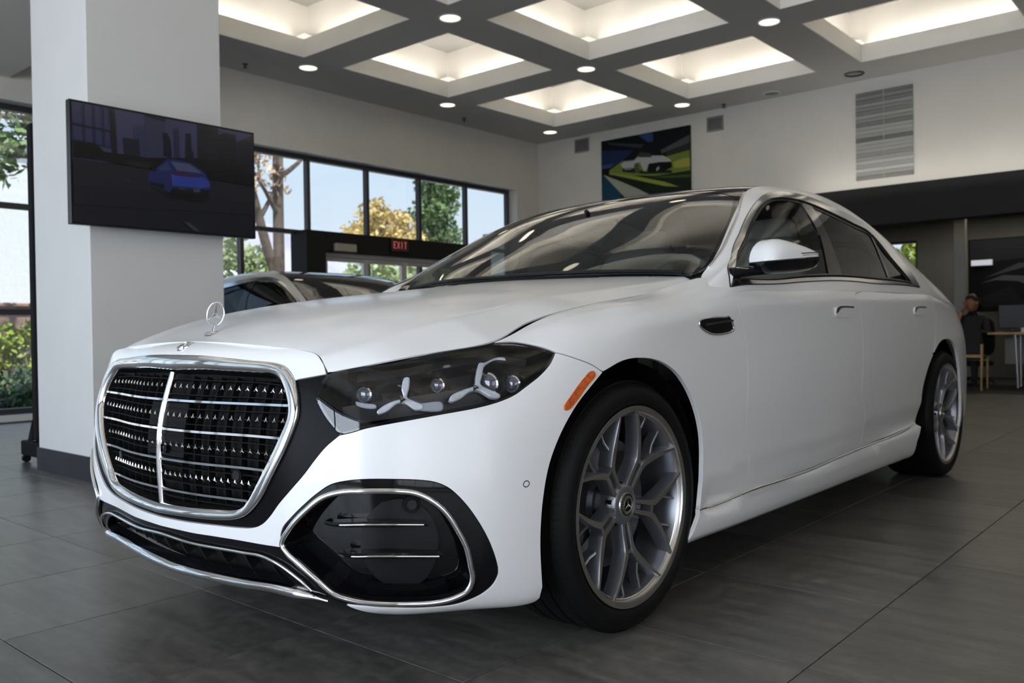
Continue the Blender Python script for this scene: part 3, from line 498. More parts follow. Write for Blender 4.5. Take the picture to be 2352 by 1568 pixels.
# panel and trim outlines on the body surfaces, as (along, up) surface coordinates in metres
CH = {
 'nose_edge': [(0, 0.8766), (0.1324, 0.8766), (0.2864, 0.8586), (0.4246, 0.8419), (0.4944, 0.8407), (0.5271, 0.8315), (0.5543, 0.7979), (0.58, 0.7414)],
 'grille_out': [(0, 0.7724), (0.1383, 0.7733), (0.2449, 0.7668), (0.3409, 0.7613), (0.4261, 0.7632), (0.4577, 0.7548), (0.4828, 0.7335), (0.5037, 0.7041), (0.5218, 0.6572), (0.5336, 0.6115), (0.5381, 0.5711), (0.5329, 0.529), (0.512, 0.4639), (0.4771, 0.3951), (0.434, 0.3266), (0.4, 0.2911), (0.3699, 0.2696), (0.3349, 0.2568), (0.2731, 0.2481), (0.1752, 0.2433), (0.1002, 0.2411), (0, 0.237)],
 'grille_in': [(0, 0.7117), (0.1613, 0.7175), (0.2618, 0.7133), (0.3535, 0.7121), (0.4144, 0.7151), (0.4377, 0.7074), (0.4631, 0.6775), (0.4882, 0.6284), (0.5001, 0.5868), (0.5002, 0.5537), (0.4858, 0.509), (0.4626, 0.4553), (0.429, 0.3952), (0.397, 0.3454), (0.3699, 0.308), (0.3471, 0.2896), (0.319, 0.2808), (0.2453, 0.2752), (0.1433, 0.2692), (0, 0.2629)],
 'sur_top': [(0.5021, 0.708), (0.5292, 0.7192), (0.5557, 0.7305), (0.58, 0.7414)],
 'hl_left': [(0.58, 0.7414), (0.576, 0.716), (0.5729, 0.677), (0.5759, 0.6358), (0.5885, 0.6059), (0.6115, 0.5667), (0.6405, 0.5281), (0.6521, 0.5138)],
 'hl_bottom': [(0.6521, 0.5138), (0.6782, 0.5208), (0.7129, 0.5345), (0.7766, 0.5507), (0.861, 0.5689), (0.9583, 0.5892), (1.015, 0.6075), (1.054, 0.6261), (1.083, 0.6481), (1.118, 0.6719), (1.143, 0.6976), (1.151, 0.7237)],
 'hl_top_a': [(0.58, 0.7414), (0.6344, 0.7827), (0.6979, 0.8258), (0.782, 0.8267), (0.8651, 0.8313), (0.9162, 0.8335)],
 'hl_top_b': [(0.9162, 0.8335), (0.9875, 0.8064), (1.062, 0.768), (1.117, 0.7404), (1.151, 0.7237)],
 'sur_low': [(0.6521, 0.5138), (0.6213, 0.4794), (0.5994, 0.4469), (0.5707, 0.4024), (0.5334, 0.3577), (0.4936, 0.3159), (0.4621, 0.2813), (0.4287, 0.2554), (0.3887, 0.2407), (0.3314, 0.2346), (0.2393, 0.2315), (0.1367, 0.2279), (0, 0.2248)],
 'intake_out': [(0.4943, 0.2279), (0.504, 0.2534), (0.5312, 0.281), (0.5718, 0.3193), (0.6076, 0.3515), (0.6411, 0.3757), (0.6737, 0.3851), (0.7243, 0.3906), (0.7921, 0.3895), (0.8462, 0.385), (0.883, 0.3775), (0.9164, 0.3606), (0.9461, 0.3325), (0.9766, 0.2945), (1.007, 0.2473), (1.028, 0.2075), (1.046, 0.1605), (1.049, 0.1381), (1.035, 0.115), (1.003, 0.09454), (0.9625, 0.07994), (0.9171, 0.06882), (0.8423, 0.06798), (0.7727, 0.07403), (0.701, 0.07902), (0.6396, 0.08441), (0.6114, 0.0953), (0.5828, 0.1191), (0.5486, 0.154), (0.5133, 0.1866)],
 'intake_ring': [(0.5003, 0.2145), (0.5294, 0.256), (0.5714, 0.2991), (0.6224, 0.3418), (0.6697, 0.3572), (0.7252, 0.3598), (0.7933, 0.3588), (0.8386, 0.3517), (0.8804, 0.3278), (0.9137, 0.2953), (0.9426, 0.249), (0.9642, 0.2051), (0.9733, 0.1646), (0.9773, 0.1381), (0.9646, 0.1121), (0.9225, 0.09412), (0.8711, 0.08702), (0.8005, 0.08924), (0.721, 0.09346), (0.6731, 0.09999), (0.6302, 0.113), (0.5914, 0.1447), (0.5476, 0.175), (0.5123, 0.1976)],
 'chin_top': [(0, 0.1984), (0.09112, 0.1995), (0.1662, 0.1996), (0.2232, 0.2007), (0.3036, 0.2011), (0.4039, 0.2014), (0.4852, 0.2039)],
 'lip_low': [(0, 0.07932), (0.06515, 0.08332), (0.1947, 0.08915), (0.3042, 0.09218), (0.4122, 0.09981), (0.5098, 0.1002), (0.5581, 0.09698)],
 'chrome_up': [(0, 0.1801), (0.1354, 0.1753), (0.2469, 0.1752), (0.3473, 0.1752), (0.408, 0.1762), (0.4486, 0.1713), (0.4944, 0.1594), (0.5492, 0.1304), (0.5634, 0.1148)],
 'seam_bf': [(1.151, 0.7231), (1.232, 0.6955), (1.313, 0.667), (1.373, 0.6372)],
 'marker': [(1.312, 0.6488), (1.331, 0.6433), (1.335, 0.6335), (1.303, 0.6086), (1.272, 0.5772), (1.242, 0.5517), (1.226, 0.5521), (1.221, 0.5626), (1.246, 0.5955), (1.279, 0.6289)],
 'sensor': [(1.124, 0.3498)],
 'arch_f1': [(1.372, 0.6386), (1.321, 0.6031), (1.274, 0.5625), (1.237, 0.5103), (1.21, 0.4496), (1.191, 0.3845), (1.179, 0.3107), (1.174, 0.2598), (1.172, 0.1874), (1.177, 0.1186), (1.183, 0.0733)],
 'arch_f2': [(1.372, 0.6386), (1.467, 0.6532), (1.571, 0.6465), (1.678, 0.623), (1.764, 0.5833), (1.832, 0.5262), (1.879, 0.4663), (1.911, 0.4007), (1.925, 0.3339), (1.923, 0.2495), (1.915, 0.1553), (1.886, 0.1018), (1.862, 0.05829)],
 'door_f': [(2.19, 0.7978), (2.19, 0.7261), (2.215, 0.6631), (2.231, 0.5959), (2.229, 0.5103), (2.223, 0.4227), (2.229, 0.3653), (2.257, 0.2935), (2.264, 0.2524), (2.277, 0.1814)],
 'door_m': [(3.424, 0.8517), (3.305, 0.771), (3.337, 0.6844), (3.348, 0.597), (3.336, 0.4923), (3.331, 0.4193), (3.403, 0.3406), (3.415, 0.285), (3.412, 0.2148)],
 'door_r': [(4.455, 0.8), (4.429, 0.7525), (4.502, 0.6839), (4.478, 0.6175), (4.411, 0.5424)],
 'sill_top': [(1.917, 0.1487), (2.016, 0.149), (2.286, 0.173), (2.826, 0.1802), (3.416, 0.1998), (3.917, 0.214), (4.241, 0.2318)],
 'sill_chrome_lo': [(2.011, 0.1477), (2.27, 0.1628), (2.782, 0.1717), (3.386, 0.1919), (3.858, 0.2062), (4.216, 0.2295)],
 'sill_low': [(1.924, 0.07897), (2.402, 0.1123), (3.022, 0.1121), (3.667, 0.121), (4.143, 0.1468)],
 'arch_r': [(4.138, 0.1509), (4.232, 0.2285), (4.258, 0.3113), (4.256, 0.3976), (4.323, 0.4743), (4.434, 0.54), (4.562, 0.5847), (4.692, 0.5945), (4.801, 0.582), (4.899, 0.543), (4.968, 0.4622), (5.01, 0.3621)],
 'vent': [(1.913, 0.714), (2.094, 0.7085), (2.108, 0.7094), (2.138, 0.6721), (2.123, 0.6645), (1.982, 0.6686), (1.913, 0.7007)],
 'handle_f': [(3.035, 0.7144), (3.081, 0.7226), (3.232, 0.7258), (3.24, 0.6909), (3.066, 0.6874)],
 'handle_r': [(4.102, 0.7186), (4.163, 0.7248), (4.288, 0.7276), (4.299, 0.6966), (4.145, 0.694)],
 'shut': [(0.916, 0.832), (0.965, 0.852), (1.03, 0.864), (1.12, 0.87), (1.3, 0.872), (1.6, 0.872), (1.9, 0.872), (2.14, 0.872)],
 'slat1': [(-0.004859, 0.6091), (0.1628, 0.6087), (0.2917, 0.6071), (0.3811, 0.6067), (0.4828, 0.6048)],
 'slat2': [(-0.004901, 0.4933), (0.1854, 0.4987), (0.3094, 0.4998), (0.3984, 0.5014), (0.4708, 0.5019)],
 'slat3': [(-0.0001845, 0.3908), (0.1898, 0.3986), (0.3136, 0.4004), (0.3734, 0.4029), (0.43, 0.4066)],
 'slat4': [(0.00526, 0.2962), (0.1479, 0.3042), (0.2487, 0.3096), (0.3097, 0.3135), (0.3705, 0.3168)],
 'stars1': [(0.02196, 0.66), (0.145, 0.6617), (0.2772, 0.6596), (0.3674, 0.659), (0.4376, 0.6603)],
 'stars2': [(0.02319, 0.5528), (0.1765, 0.5548), (0.3027, 0.5528), (0.3916, 0.5526), (0.4685, 0.5524)],
 'stars3': [(0.02025, 0.4412), (0.1894, 0.4459), (0.3128, 0.4484), (0.3722, 0.4497), (0.4239, 0.4511)],
 'stars4': [(0.02469, 0.3429), (0.1525, 0.3491), (0.2519, 0.3534), (0.3124, 0.3562), (0.3758, 0.361)],
 'thin0': [(0.02057, 0.6879), (0.1715, 0.688), (0.2694, 0.686), (0.3601, 0.6857), (0.448, 0.6908)],
 'cbar': [(0.01051, 0.7117), (0.003933, 0.6639), (0.0001267, 0.6082), (0.0001041, 0.5369), (-0.006913, 0.4943), (-0.004391, 0.439), (-0.0001845, 0.3908), (0.003176, 0.3456), (0.007113, 0.2964), (0.01581, 0.262)],
 'gsensor': [(0.322, 0.3737)],
 'fin1': [(0.619, 0.2743), (0.6407, 0.2703), (0.7255, 0.2721), (0.8032, 0.2708), (0.8741, 0.2667)],
 'fin2': [(0.6509, 0.1989), (0.6748, 0.1953), (0.7549, 0.1962), (0.833, 0.1935), (0.9085, 0.188)],
 'fogdisc': [(0.8348, 0.3168)],
 'hlA': [(0.6714, 0.6772)],
 'hlB': [(0.8456, 0.707)],
 'hlC': [(0.9734, 0.6984)],
 'hlD': [(1.053, 0.682)],
 'dlo_out': [(0.1896, 0.08787), (0.1748, 0.2395), (0.2636, 0.34), (0.4507, 0.3713), (0.6476, 0.3893), (0.7781, 0.3966), (0.9001, 0.3978), (1.002, 0.3783), (1.095, 0.3426), (1.273, 0.3077), (1.474, 0.2822), (1.711, 0.2689), (2.017, 0.2395), (2.131, 0.1732), (2.264, 0.1168), (2.329, 0.04446)],
 'dlo_in': [(0.2037, 0.08732), (0.2194, 0.1831), (0.2665, 0.291), (0.4136, 0.3348), (0.6175, 0.3595), (0.7376, 0.3674), (0.8492, 0.3646), (0.9315, 0.343), (1.03, 0.3137), (1.214, 0.2779), (1.415, 0.2521), (1.637, 0.234), (1.855, 0.2189), (2, 0.1378), (2.118, 0.0914), (2.198, 0.04847)],
 'belt': [(0.2003, 0.0693), (0.3817, 0.04931), (0.7961, 0.04352), (1.324, 0.04231), (1.669, 0.04078), (1.935, 0.03991), (2.192, 0.0401)],
 'ws': [(0.8154, 0.4947), (0.5657, 0.4435), (0.3789, 0.426), (0.1967, 0.4115), (0.09503, 0.406), (0.04449, 0.4256), (0.01142, 0.4638)],
 'pillar_in': [(0.9681, 0.4966), (0.7256, 0.4614), (0.4784, 0.4326), (0.2876, 0.4136), (0.1502, 0.3981), (0.06143, 0.3991), (0.01892, 0.4344)],
 'bpill1': [(1.092, 0.2989), (1.116, 0.1731), (1.047, 0.0458)],
 'bpill2': [(1.199, 0.2808), (1.209, 0.1671), (1.207, 0.04409)],
 'cdiv': [(1.851, 0.2197), (1.834, 0.1447), (1.841, 0.04502)],
 'pillar_seam': [(0.08426, 0.4172), (0.1709, 0.2144)],
 'belt_top': [(0.2022, 0.08715), (0.3827, 0.05407), (0.7985, 0.04622), (1.329, 0.04577), (1.673, 0.04371), (2.201, 0.04622)],
 'belt_low': [(0.1957, 0.04942), (0.379, 0.03539), (0.7882, 0.03443), (1.315, 0.03511), (1.657, 0.03177), (2.32, 0.03997)],
 'bonnet_front': [(0.02611, 0.738), (0.01872, 0.5928), (0.01524, 0.4386), (0.01265, 0.3029), (0.02215, 0.1892), (0.02172, 0.1245), (0.009476, 0.08295), (0, 0)],
 'star': [(0.09188, 0.7063), (0, 0.6746)],
}
# daytime running light outlines inside the headlight (car axes)
DRL = {
 'drl1': [(0.6990, 0.2009, 0.7004), (0.6898, 0.2046, 0.7210), (0.6847, 0.2199, 0.7460), (0.6918, 0.2286, 0.7458), (0.7002, 0.2206, 0.7251), (0.7057, 0.2087, 0.7001), (0.7158, 0.2170, 0.6929), (0.7344, 0.2345, 0.6793), (0.7356, 0.2313, 0.6716), (0.7261, 0.2165, 0.6700), (0.7060, 0.2006, 0.6866), (0.6936, 0.1869, 0.6871), (0.6817, 0.1662, 0.6694), (0.6677, 0.1507, 0.6620), (0.6630, 0.1487, 0.6666), (0.6690, 0.1590, 0.6787), (0.6842, 0.1798, 0.6919)],
 'drl2': [(0.7818, 0.3665, 0.7241), (0.7740, 0.3810, 0.7475), (0.7631, 0.4055, 0.7782), (0.7684, 0.4166, 0.7779), (0.7764, 0.4538, 0.7882), (0.7881, 0.4746, 0.7876), (0.7951, 0.4718, 0.7797), (0.7809, 0.4525, 0.7832), (0.7737, 0.4136, 0.7697), (0.7817, 0.3957, 0.7470), (0.7886, 0.3820, 0.7258), (0.8018, 0.3947, 0.7143), (0.8208, 0.4170, 0.6980), (0.8227, 0.4133, 0.6895), (0.8124, 0.3935, 0.6919), (0.7914, 0.3701, 0.7106), (0.7819, 0.3485, 0.7082), (0.7768, 0.3224, 0.6929), (0.7688, 0.2997, 0.6855), (0.7637, 0.2935, 0.6896), (0.7629, 0.3027, 0.7008), (0.7720, 0.3346, 0.7135)],
 'drlbar': [(0.7218, 0.2176, 0.6814), (0.7363, 0.2425, 0.6863), (0.7556, 0.2749, 0.6858), (0.7606, 0.2764, 0.6764), (0.7618, 0.2710, 0.6665), (0.7416, 0.2371, 0.6663), (0.7301, 0.2224, 0.6706)],
 'hllow': [(0.6157, 0.1227, 0.6916), (0.6337, 0.1346, 0.6882), (0.6571, 0.1511, 0.6834), (0.6588, 0.1495, 0.6766), (0.6365, 0.1321, 0.6769), (0.6195, 0.1224, 0.6838)],
}
# ---------------------------------------------------------------- car: white sedan
M_PAINT = mat('satin_white_paint', (.80, .80, .80), .22, spec=.5, coat=.25, bump=.010, bscale=900)
M_PAINT.node_tree.nodes['Principled BSDF'].inputs['Coat Roughness'].default_value = .13
M_GLOSSB = mat('gloss_black', (.005, .005, .006), .045, spec=.28, var=.2)
M_SATINB = mat('satin_black', (.010, .010, .011), .32, spec=.25, bump=.05, bscale=300)
M_SURB = mat('semi_gloss_black', (.005, .005, .006), .34, spec=.06, bump=.03, bscale=300)
M_MATTEB = mat('matte_black_plastic', (.007, .007, .0075), .7, spec=.12, bump=.1, bscale=200)
M_CHROME = mat('chrome', (.82, .82, .83), .07, metal=1, bump=.01, bscale=40)
M_SATINCH = mat('satin_chrome', (.72, .72, .73), .14, metal=1, bump=.01, bscale=60)
M_RUBBER = mat('tyre_rubber', (.0065, .0065, .0065), .55, spec=.14, bump=.15, bscale=250)
M_RIMF = mat('machined_aluminium', (.62, .60, .57), .28, metal=1, bump=.03, bscale=300)
M_RIMP = mat('rim_grey_paint', (.30, .31, .34), .32, metal=.85, bump=.02, bscale=300)
M_DISC = mat('brake_disc_steel', (.18, .18, .19), .4, metal=1, bump=.05, bscale=120)
M_GLASS = glass('windscreen_glass', (.32, .35, .33), 1.7)
M_TINT = glass('tinted_side_glass', (.09, .11, .10), .6)
M_FGLASS = glass('front_side_glass', (.55, .58, .57), .30)
M_LENS = glass('clear_headlight_lens', (.90, .91, .93), .9)
M_CLEAR = mat('clear_light_guide', (.58, .60, .64), .12, spec=.8, coat=.9, var=.08, vscale=60)
M_AMBER = mat('amber_lens', (.55, .10, .015), .18, coat=.4, var=.35, vscale=90)
M_HIDE = mat('cream_leather', (.50, .48, .44), .5, bump=.15, bscale=180)
M_DASH = mat('dark_leather', (.025, .025, .027), .45, bump=.15, bscale=180)
M_SILICA = mat('rotor_dark', (.03, .03, .03), .5, bump=.05)

def inside(poly, pts):
    x, y = pts[:, 0], pts[:, 1]; r = np.zeros(len(pts), bool); n = len(poly)
    for i in range(n):
        x0, y0 = poly[i - 1]; x1, y1 = poly[i]
        if y0 == y1: continue
        k = ((y0 > y) != (y1 > y)) & (x < (x1 - x0) * (y - y0) / (y1 - y0) + x0); r ^= k
    return r
def area2(P): return float((P[:, 0] * np.roll(P[:, 1], -1) - np.roll(P[:, 0], -1) * P[:, 1]).sum())
def clean(P, d=.0025):
    o = [P[0]]
    for q in P[1:]:
        if np.hypot(*(q - o[-1])) > d: o.append(q)
    if np.hypot(*(o[-1] - o[0])) < d: o.pop()
    return np.array(o)
def inset(P, d):
    if area2(P) < 0: P = P[::-1]
    if not d: return P
    e = np.roll(P, -1, 0) - P; e /= np.maximum(np.linalg.norm(e, axis=1), 1e-9)[:, None]
    n = np.stack([-e[:, 1], e[:, 0]], 1); v = n + np.roll(n, 1, 0); v /= np.maximum(np.linalg.norm(v, axis=1), 1e-9)[:, None]
    k = np.clip((v * n).sum(1), .4, 1); return P + v * (d / k)[:, None]
def loop(*chains, step=.015):
    """join open chains end to end into one closed outline"""
    return np.concatenate([crom(c, step=step)[:-1] if len(c) > 1 else np.array(c, float) for c in chains])
def rev(c): return list(c)[::-1]
def mir(P, mid=None):
    Q = np.array(P, float).copy()
    if mid is None: Q[:, 0] *= -1
    else: Q[:, 1] = 2 * mid - Q[:, 1]
    return Q
def both(half, mid=None):
    """half outline from middle to middle -> the whole symmetric outline"""
    return np.concatenate([half, mir(half, mid)[::-1]])
def skin(net, P, holes=(), h=.03, off=0.0, gap=0.0, push=None):
    P = clean(inset(clean(np.array(P, float)), gap)); loops = [P] + [clean(inset(clean(np.array(q, float)), -gap)) for q in holes]
    lo, hi = P.min(0), P.max(0); gx = np.arange(lo[0] + h / 2, hi[0], h); gy = np.arange(lo[1] + h / 2, hi[1], h)
    X, Y = np.meshgrid(gx, gy); X[1::2] += h / 2; G = np.stack([X.ravel(), Y.ravel()], 1)
    k = inside(P, G)
    for q in loops[1:]: k &= ~inside(q, G)
    G = G[k]; B = np.concatenate(loops)
    if len(G):
        dmin = np.full(len(G), 9.)
        for i in range(0, len(B), 200): dmin = np.minimum(dmin, np.linalg.norm(G[:, None] - B[None, i:i + 200], axis=2).min(1))
        G = G[dmin > .55 * min(h, .03)]
    pts = np.concatenate([B, G]); E = []; b = 0
    for q in loops:
        n = len(q); E += [(b + i, b + (i + 1) % n) for i in range(n)]; b += n
    r = delaunay_2d_cdt([Vector(p) for p in pts], E, [], 0, 1e-6)
    V = np.array([tuple(q) for q in r[0]]); F = np.array([f for f in r[2]], int)
    c = V[F].mean(1); k = inside(P, c)
    for q in loops[1:]: k &= ~inside(q, c)
    F = F[k]; n = net.normal(V); X3 = net(V) + n * off
    if push is not None: X3 = X3 + np.array(push) * (np.sign(X3[:, :1]) * (1, 0, 0) + np.array((0, 1, 1)))
    fn = np.cross(X3[F[:, 1]] - X3[F[:, 0]], X3[F[:, 2]] - X3[F[:, 0]])
    if (fn * n[F[:, 0]]).sum() < 0: F = F[:, ::-1]
    L3 = [(net(q) + net.normal(q) * off, net.normal(q)) for q in loops]
    return X3, n, F, L3
def panel_data(net, P, holes=(), h=.03, off=0.0, gap=.0018, flange=.014, push=None):
    X3, n, F, L3 = skin(net, P, holes, h, off, gap, push); V = [X3]; N = [n]; FF = [tuple(f) for f in F]; b = len(X3)
    if flange:
        for li, (q, qn) in enumerate(L3):
            m = len(q); t = np.roll(q, -1, 0) - np.roll(q, 1, 0); o = np.cross(t, qn); o /= np.maximum(np.linalg.norm(o, axis=1), 1e-9)[:, None]
            if li: o = o
            V += [q, q - qn * .0015 + o * .0006, q - qn * flange]; s = 1 if li == 0 else -1
            N += [(qn + o * .5) / np.linalg.norm(qn + o * .5, axis=1)[:, None], o, o]
            for i in range(m):
                j = (i + 1) % m
                for a in (0, 1):
                    FF.append((b + a * m + i, b + (a + 1) * m + i, b + (a + 1) * m + j, b + a * m + j))
            b += 3 * m
    return np.concatenate(V), np.concatenate(N), FF
def mesh_obj(name, V, N, F, mats, parent, mirror=False, kind=None):
    V = np.array(V, float); N = np.array(N, float)
    if mirror:
        V = V * (-1, 1, 1); N = N * (-1, 1, 1); F = [tuple(f)[::-1] for f in F]
    me = bpy.data.meshes.new(name); me.from_pydata(V.tolist(), [], [list(map(int, f)) for f in F]); me.update()
    for m in (mats if isinstance(mats, (list, tuple)) else [mats]): me.materials.append(m)
    me.polygons.foreach_set('use_smooth', [True] * len(me.polygons))
    me.normals_split_custom_set_from_vertices(N.tolist())
    o = bpy.data.objects.new(name, me); link(o, parent); return tag(o, kind=kind)
def panel(name, net, P, mats, parent, holes=(), sides=(False, True), **kw):
    V, N, F = panel_data(net, P, holes, **kw)
    return [mesh_obj(name, V, N, F, mats, parent, mirror=s) for s in sides]
def mirrored(o, parent=None):
    """the same part on the other flank"""
    me = o.data.copy(); n = len(me.vertices); co = np.empty(n * 3); me.vertices.foreach_get('co', co); co = co.reshape(-1, 3); co[:, 0] *= -1
    me.vertices.foreach_set('co', co.ravel()); me.flip_normals(); me.update()
    p = bpy.data.objects.new(o.name.split('.')[0], me); p.location = o.location * Vector((-1, 1, 1)); link(p, parent or o.parent); return p
def on(net, st, off=0.0):
    st = np.atleast_2d(np.array(st, float)); return net(st) + net.normal(st) * off
def strip(name, net, st, prof, mats, parent, closed=False, off=0.0, sides=(False, True), scale=None, step=.012):
    st = crom(st, closed, step) if step else np.array(st, float)
    b = MB().add(*sweep(on(net, st, off), prof, net.normal(st), closed, scale=scale)); o = b.build(name, mats, parent, smooth=50)
    bm_fix(o)
    return [o] + ([mirrored(o)] if sides[-1] else [])
def bm_fix(o):
    bm = bmesh.new(); bm.from_mesh(o.data); bmesh.ops.recalc_face_normals(bm, faces=bm.faces); bm.to_mesh(o.data); bm.free()

CAR = thing('car', 'white four-door sedan with chrome grille and multi-spoke wheels, largest car in the foreground', 'car')
S = CH
# --- body panels
arch1 = S['arch_f1'] if S['arch_f1'][0][1] > S['arch_f1'][-1][1] else rev(S['arch_f1'])
io = [tuple(q) for q in S['intake_out']]
under = [(1.178, .05), (1.165, .03), (1.10, .018), (.97, .012), (.85, .012), (.76, .03), (.69, .05), (.655, .072)]
half = np.concatenate([loop(rev(S['sur_low']), S['hl_bottom'], S['seam_bf'], arch1), crom(under), crom([(.645, .082)] + io[24:17:-1] + io[17::-1] + [(.498, .206)]), crom(rev(S['chin_top']))])
panel('bumper', SKIRT, both(half), M_PAINT, CAR, sides=(False,), h=.022)
nose = np.concatenate([crom(S['nose_edge'])[:-1], crom(rev(S['sur_top']))[:-1], crom([q for q in S['grille_out'] if q[1] > .70][::-1])])
panel('nose_panel', SKIRT, both(nose), M_PAINT, CAR, sides=(False,), h=.018)
af2 = S['arch_f2']
fender = loop(S['hl_top_b'], S['seam_bf'], af2[:-2], S['sill_top'][:3], [(S['sill_top'][2])] + rev(S['door_f'])[1:], [S['door_f'][0], (2.25, .80), (2.25, .84), (2.235, .872)], rev(S['shut'])[1:] + [S['hl_top_b'][0]])
panel('front_fender', SKIRT, fender, M_PAINT, CAR, h=.028)
st_ = crom(S['sill_top'], step=.01)
def st_between(a, b): return st_[(st_[:, 0] > a + .004) & (st_[:, 0] < b - .004)]
def st_at(x): return (x, float(np.interp(x, st_[:, 0], st_[:, 1])))
TB = .803
dfb, dmb = st_at(S['door_f'][-1][0]), st_at(S['door_m'][-1][0])
dm = [(3.428, TB)] + list(S['door_m'][1:])
fdoor = np.concatenate([loop([dmb] + rev(dm)[1:], [(3.428, TB), (2.9, TB), (2.5, TB), (2.25, TB)], [(2.25, TB)] + list(S['door_f'][:-1]) + [dfb]), [dfb], st_between(dfb[0], dmb[0])])
panel('front_door', SKIRT, fdoor, M_PAINT, CAR, h=.04)
ar = S['arch_r']; arb = ar[1]
rdoor = np.concatenate([loop([(3.428, TB)] + list(dm[1:-1]) + [dmb]), [dmb], st_between(dmb[0], arb[0]), loop(ar[1:6], rev(S['door_r'])[:-1] + [(4.455, TB)], [(4.455, TB), (4.0, TB), (3.428, TB)])])
panel('rear_door', SKIRT, rdoor, M_PAINT, CAR, h=.04)
archback = [ar[-1], (5.035, .28), (5.04, .18), (5.02, .10)]
quart = np.concatenate([loop(list(S['door_r'])[:-1] + [ar[5]], ar[5:], archback, [(5.02, .10), (5.2, .06), (5.6, .06), (6.0, .06), (6.527, .06)], [(6.527, .06), (6.527, .868)], [(6.527, .868), (5.9, .868), (5.3, .868), (4.9, .86), (4.6, .83), (4.455, TB)])])
panel('rear_quarter', SKIRT, quart, M_PAINT, CAR, h=.05)
sill = np.concatenate([loop(S['sill_top'][:1] + list(S['sill_top'][1:]) + [arb], [arb, ar[0]], [ar[0], (4.10, .03), (3.6, .02), (2.8, .02), (2.1, .02), (1.88, .03), (1.862, .06)], [(1.862, .06)] + [q for q in S['arch_f2'][-3:-1]][::-1] + [S['sill_top'][0]])])
panel('side_sill', SKIRT, sill, M_PAINT, CAR, h=.04)
bf = np.array(S['bonnet_front']); um = BONNET.ks[-1] - .002
bon = np.concatenate([crom([(bf[0][0], BONNET_TMID)] + [tuple(q) for q in bf[1:6]] + [tuple(bf[6]), (.003, .012)])[:-1], np.linspace((.003, .0006), (um - .06, .001), 60)[:-1], crom([(um - .06, .001), (um - .02, .006), (um - .002, .03)])[:-1], np.linspace((um, .04), (um, BONNET_TMID), 40)])
panel('bonnet', BONNET, both(bon, BONNET_TMID)[:-1], M_PAINT, CAR, sides=(False,), h=.03, flange=.006)
strip('bonnet_gap_shade', SKIRT, [(q[0], q[1] + .004) for q in S['hl_top_a'][:-1]] + [tuple(q) for q in S['shut']], oval(.008, .004, 8), M_MATTEB, CAR, off=-.014)  # dark strip standing in for the shadow in the bonnet gap

# --- greenhouse
G = CH
pin = [q for q in G['pillar_in']][::-1][1:]      # foot ... roof
rail = [(1.3, .503), (1.8, .505), (2.3, .50), (2.7, .49), (3.0, .47)]
ue = GREEN.ks[-1] - .004
dlo_o = crom(G['dlo_out'], step=.012); dlo_i = crom(G['dlo_in'], step=.012)
blow, btop = crom(rev(G['belt_low'])), crom(rev(G['belt_top']))
loop_o = np.concatenate([dlo_o, blow]); loop_i = np.concatenate([dlo_i, btop])
frame_out = np.concatenate([loop([(.006, .33), (.02, .375)] + pin[1:] + rail + [(ue, .46)]), [(ue, .46), (ue, .004)], np.linspace((ue, .004), (.26, .004), 60), [(.25, .004), (.006, .004)], np.linspace((.006, .02), (.006, .32), 12)])
panel('body_side_frame', GREEN, frame_out, M_PAINT, CAR, holes=[loop_o], h=.03, gap=.001)
b = MB()
Vc, Nc, Fc = panel_data(GREEN, loop_o, [loop_i], h=.03, off=.004, gap=.0005, flange=.02)
for s in (False, True): mesh_obj('window_chrome_trim', Vc, Nc, Fc, M_SATINCH, CAR, mirror=s)
rub = clean(inset(clean(loop_i), .013))
Vr, Nr, Fr = panel_data(GREEN, loop_i, [rub], h=.03, off=-.004, gap=.0005, flange=.012)
for s in (False, True): mesh_obj('window_rubber', Vr, Nr, Fr, M_SATINB, CAR, mirror=s)
strip('window_seal', GREEN, clean(loop_o), oval(.0028, .002, 6), M_MATTEB, CAR, closed=True, off=.002, step=0)
def ucut(ch): c = np.array(ch, float); o = np.argsort(c[:, 1]); return lambda v: np.interp(v, c[o, 1], c[o, 0])
u1, u2, u3 = ucut(G['bpill1']), ucut(G['bpill2']), ucut(G['cdiv'])
def cut(P, fa=None, fb=None):
    Q = np.array(P, float).copy()
    if fa is not None: Q[:, 0] = np.maximum(Q[:, 0], fa(Q[:, 1]))
    if fb is not None: Q[:, 0] = np.minimum(Q[:, 0], fb(Q[:, 1]))
    return clean(Q, .004)
panel('front_side_window', GREEN, cut(loop_i, None, u1), M_FGLASS, CAR, h=.05, off=-.006, gap=0, flange=0)
panel('rear_side_window', GREEN, cut(loop_i, u2, lambda v: u3(v) - .012), M_TINT, CAR, h=.05, off=-.006, gap=0, flange=0)
panel('quarter_window', GREEN, cut(loop_i, lambda v: u3(v) + .012), M_TINT, CAR, h=.05, off=-.006, gap=0, flange=0)
panel('door_pillar', GREEN, cut(loop_i, u1, u2), M_GLOSSB, CAR, h=.05, off=-.002, gap=0, flange=.01)
panel('window_divider', GREEN, cut(loop_i, lambda v: u3(v) - .012, lambda v: u3(v) + .012), M_GLOSSB, CAR, h=.05, off=-.002, gap=0, flange=.01)
ws = rev(G['ws'])                                # foot ... top corner
wsr = [(.003, .47)] + [tuple(q) for q in ws[1:]]
wtop = [(.84, .52), (.90, .60), (.925, .75), (.93, GREEN_TMID)]
wh = np.concatenate([np.linspace((.003, GREEN_TMID), (.003, .48), 40), loop(wsr, [wsr[-1]] + wtop[:1] + wtop[1:]), [(.93, GREEN_TMID)]])
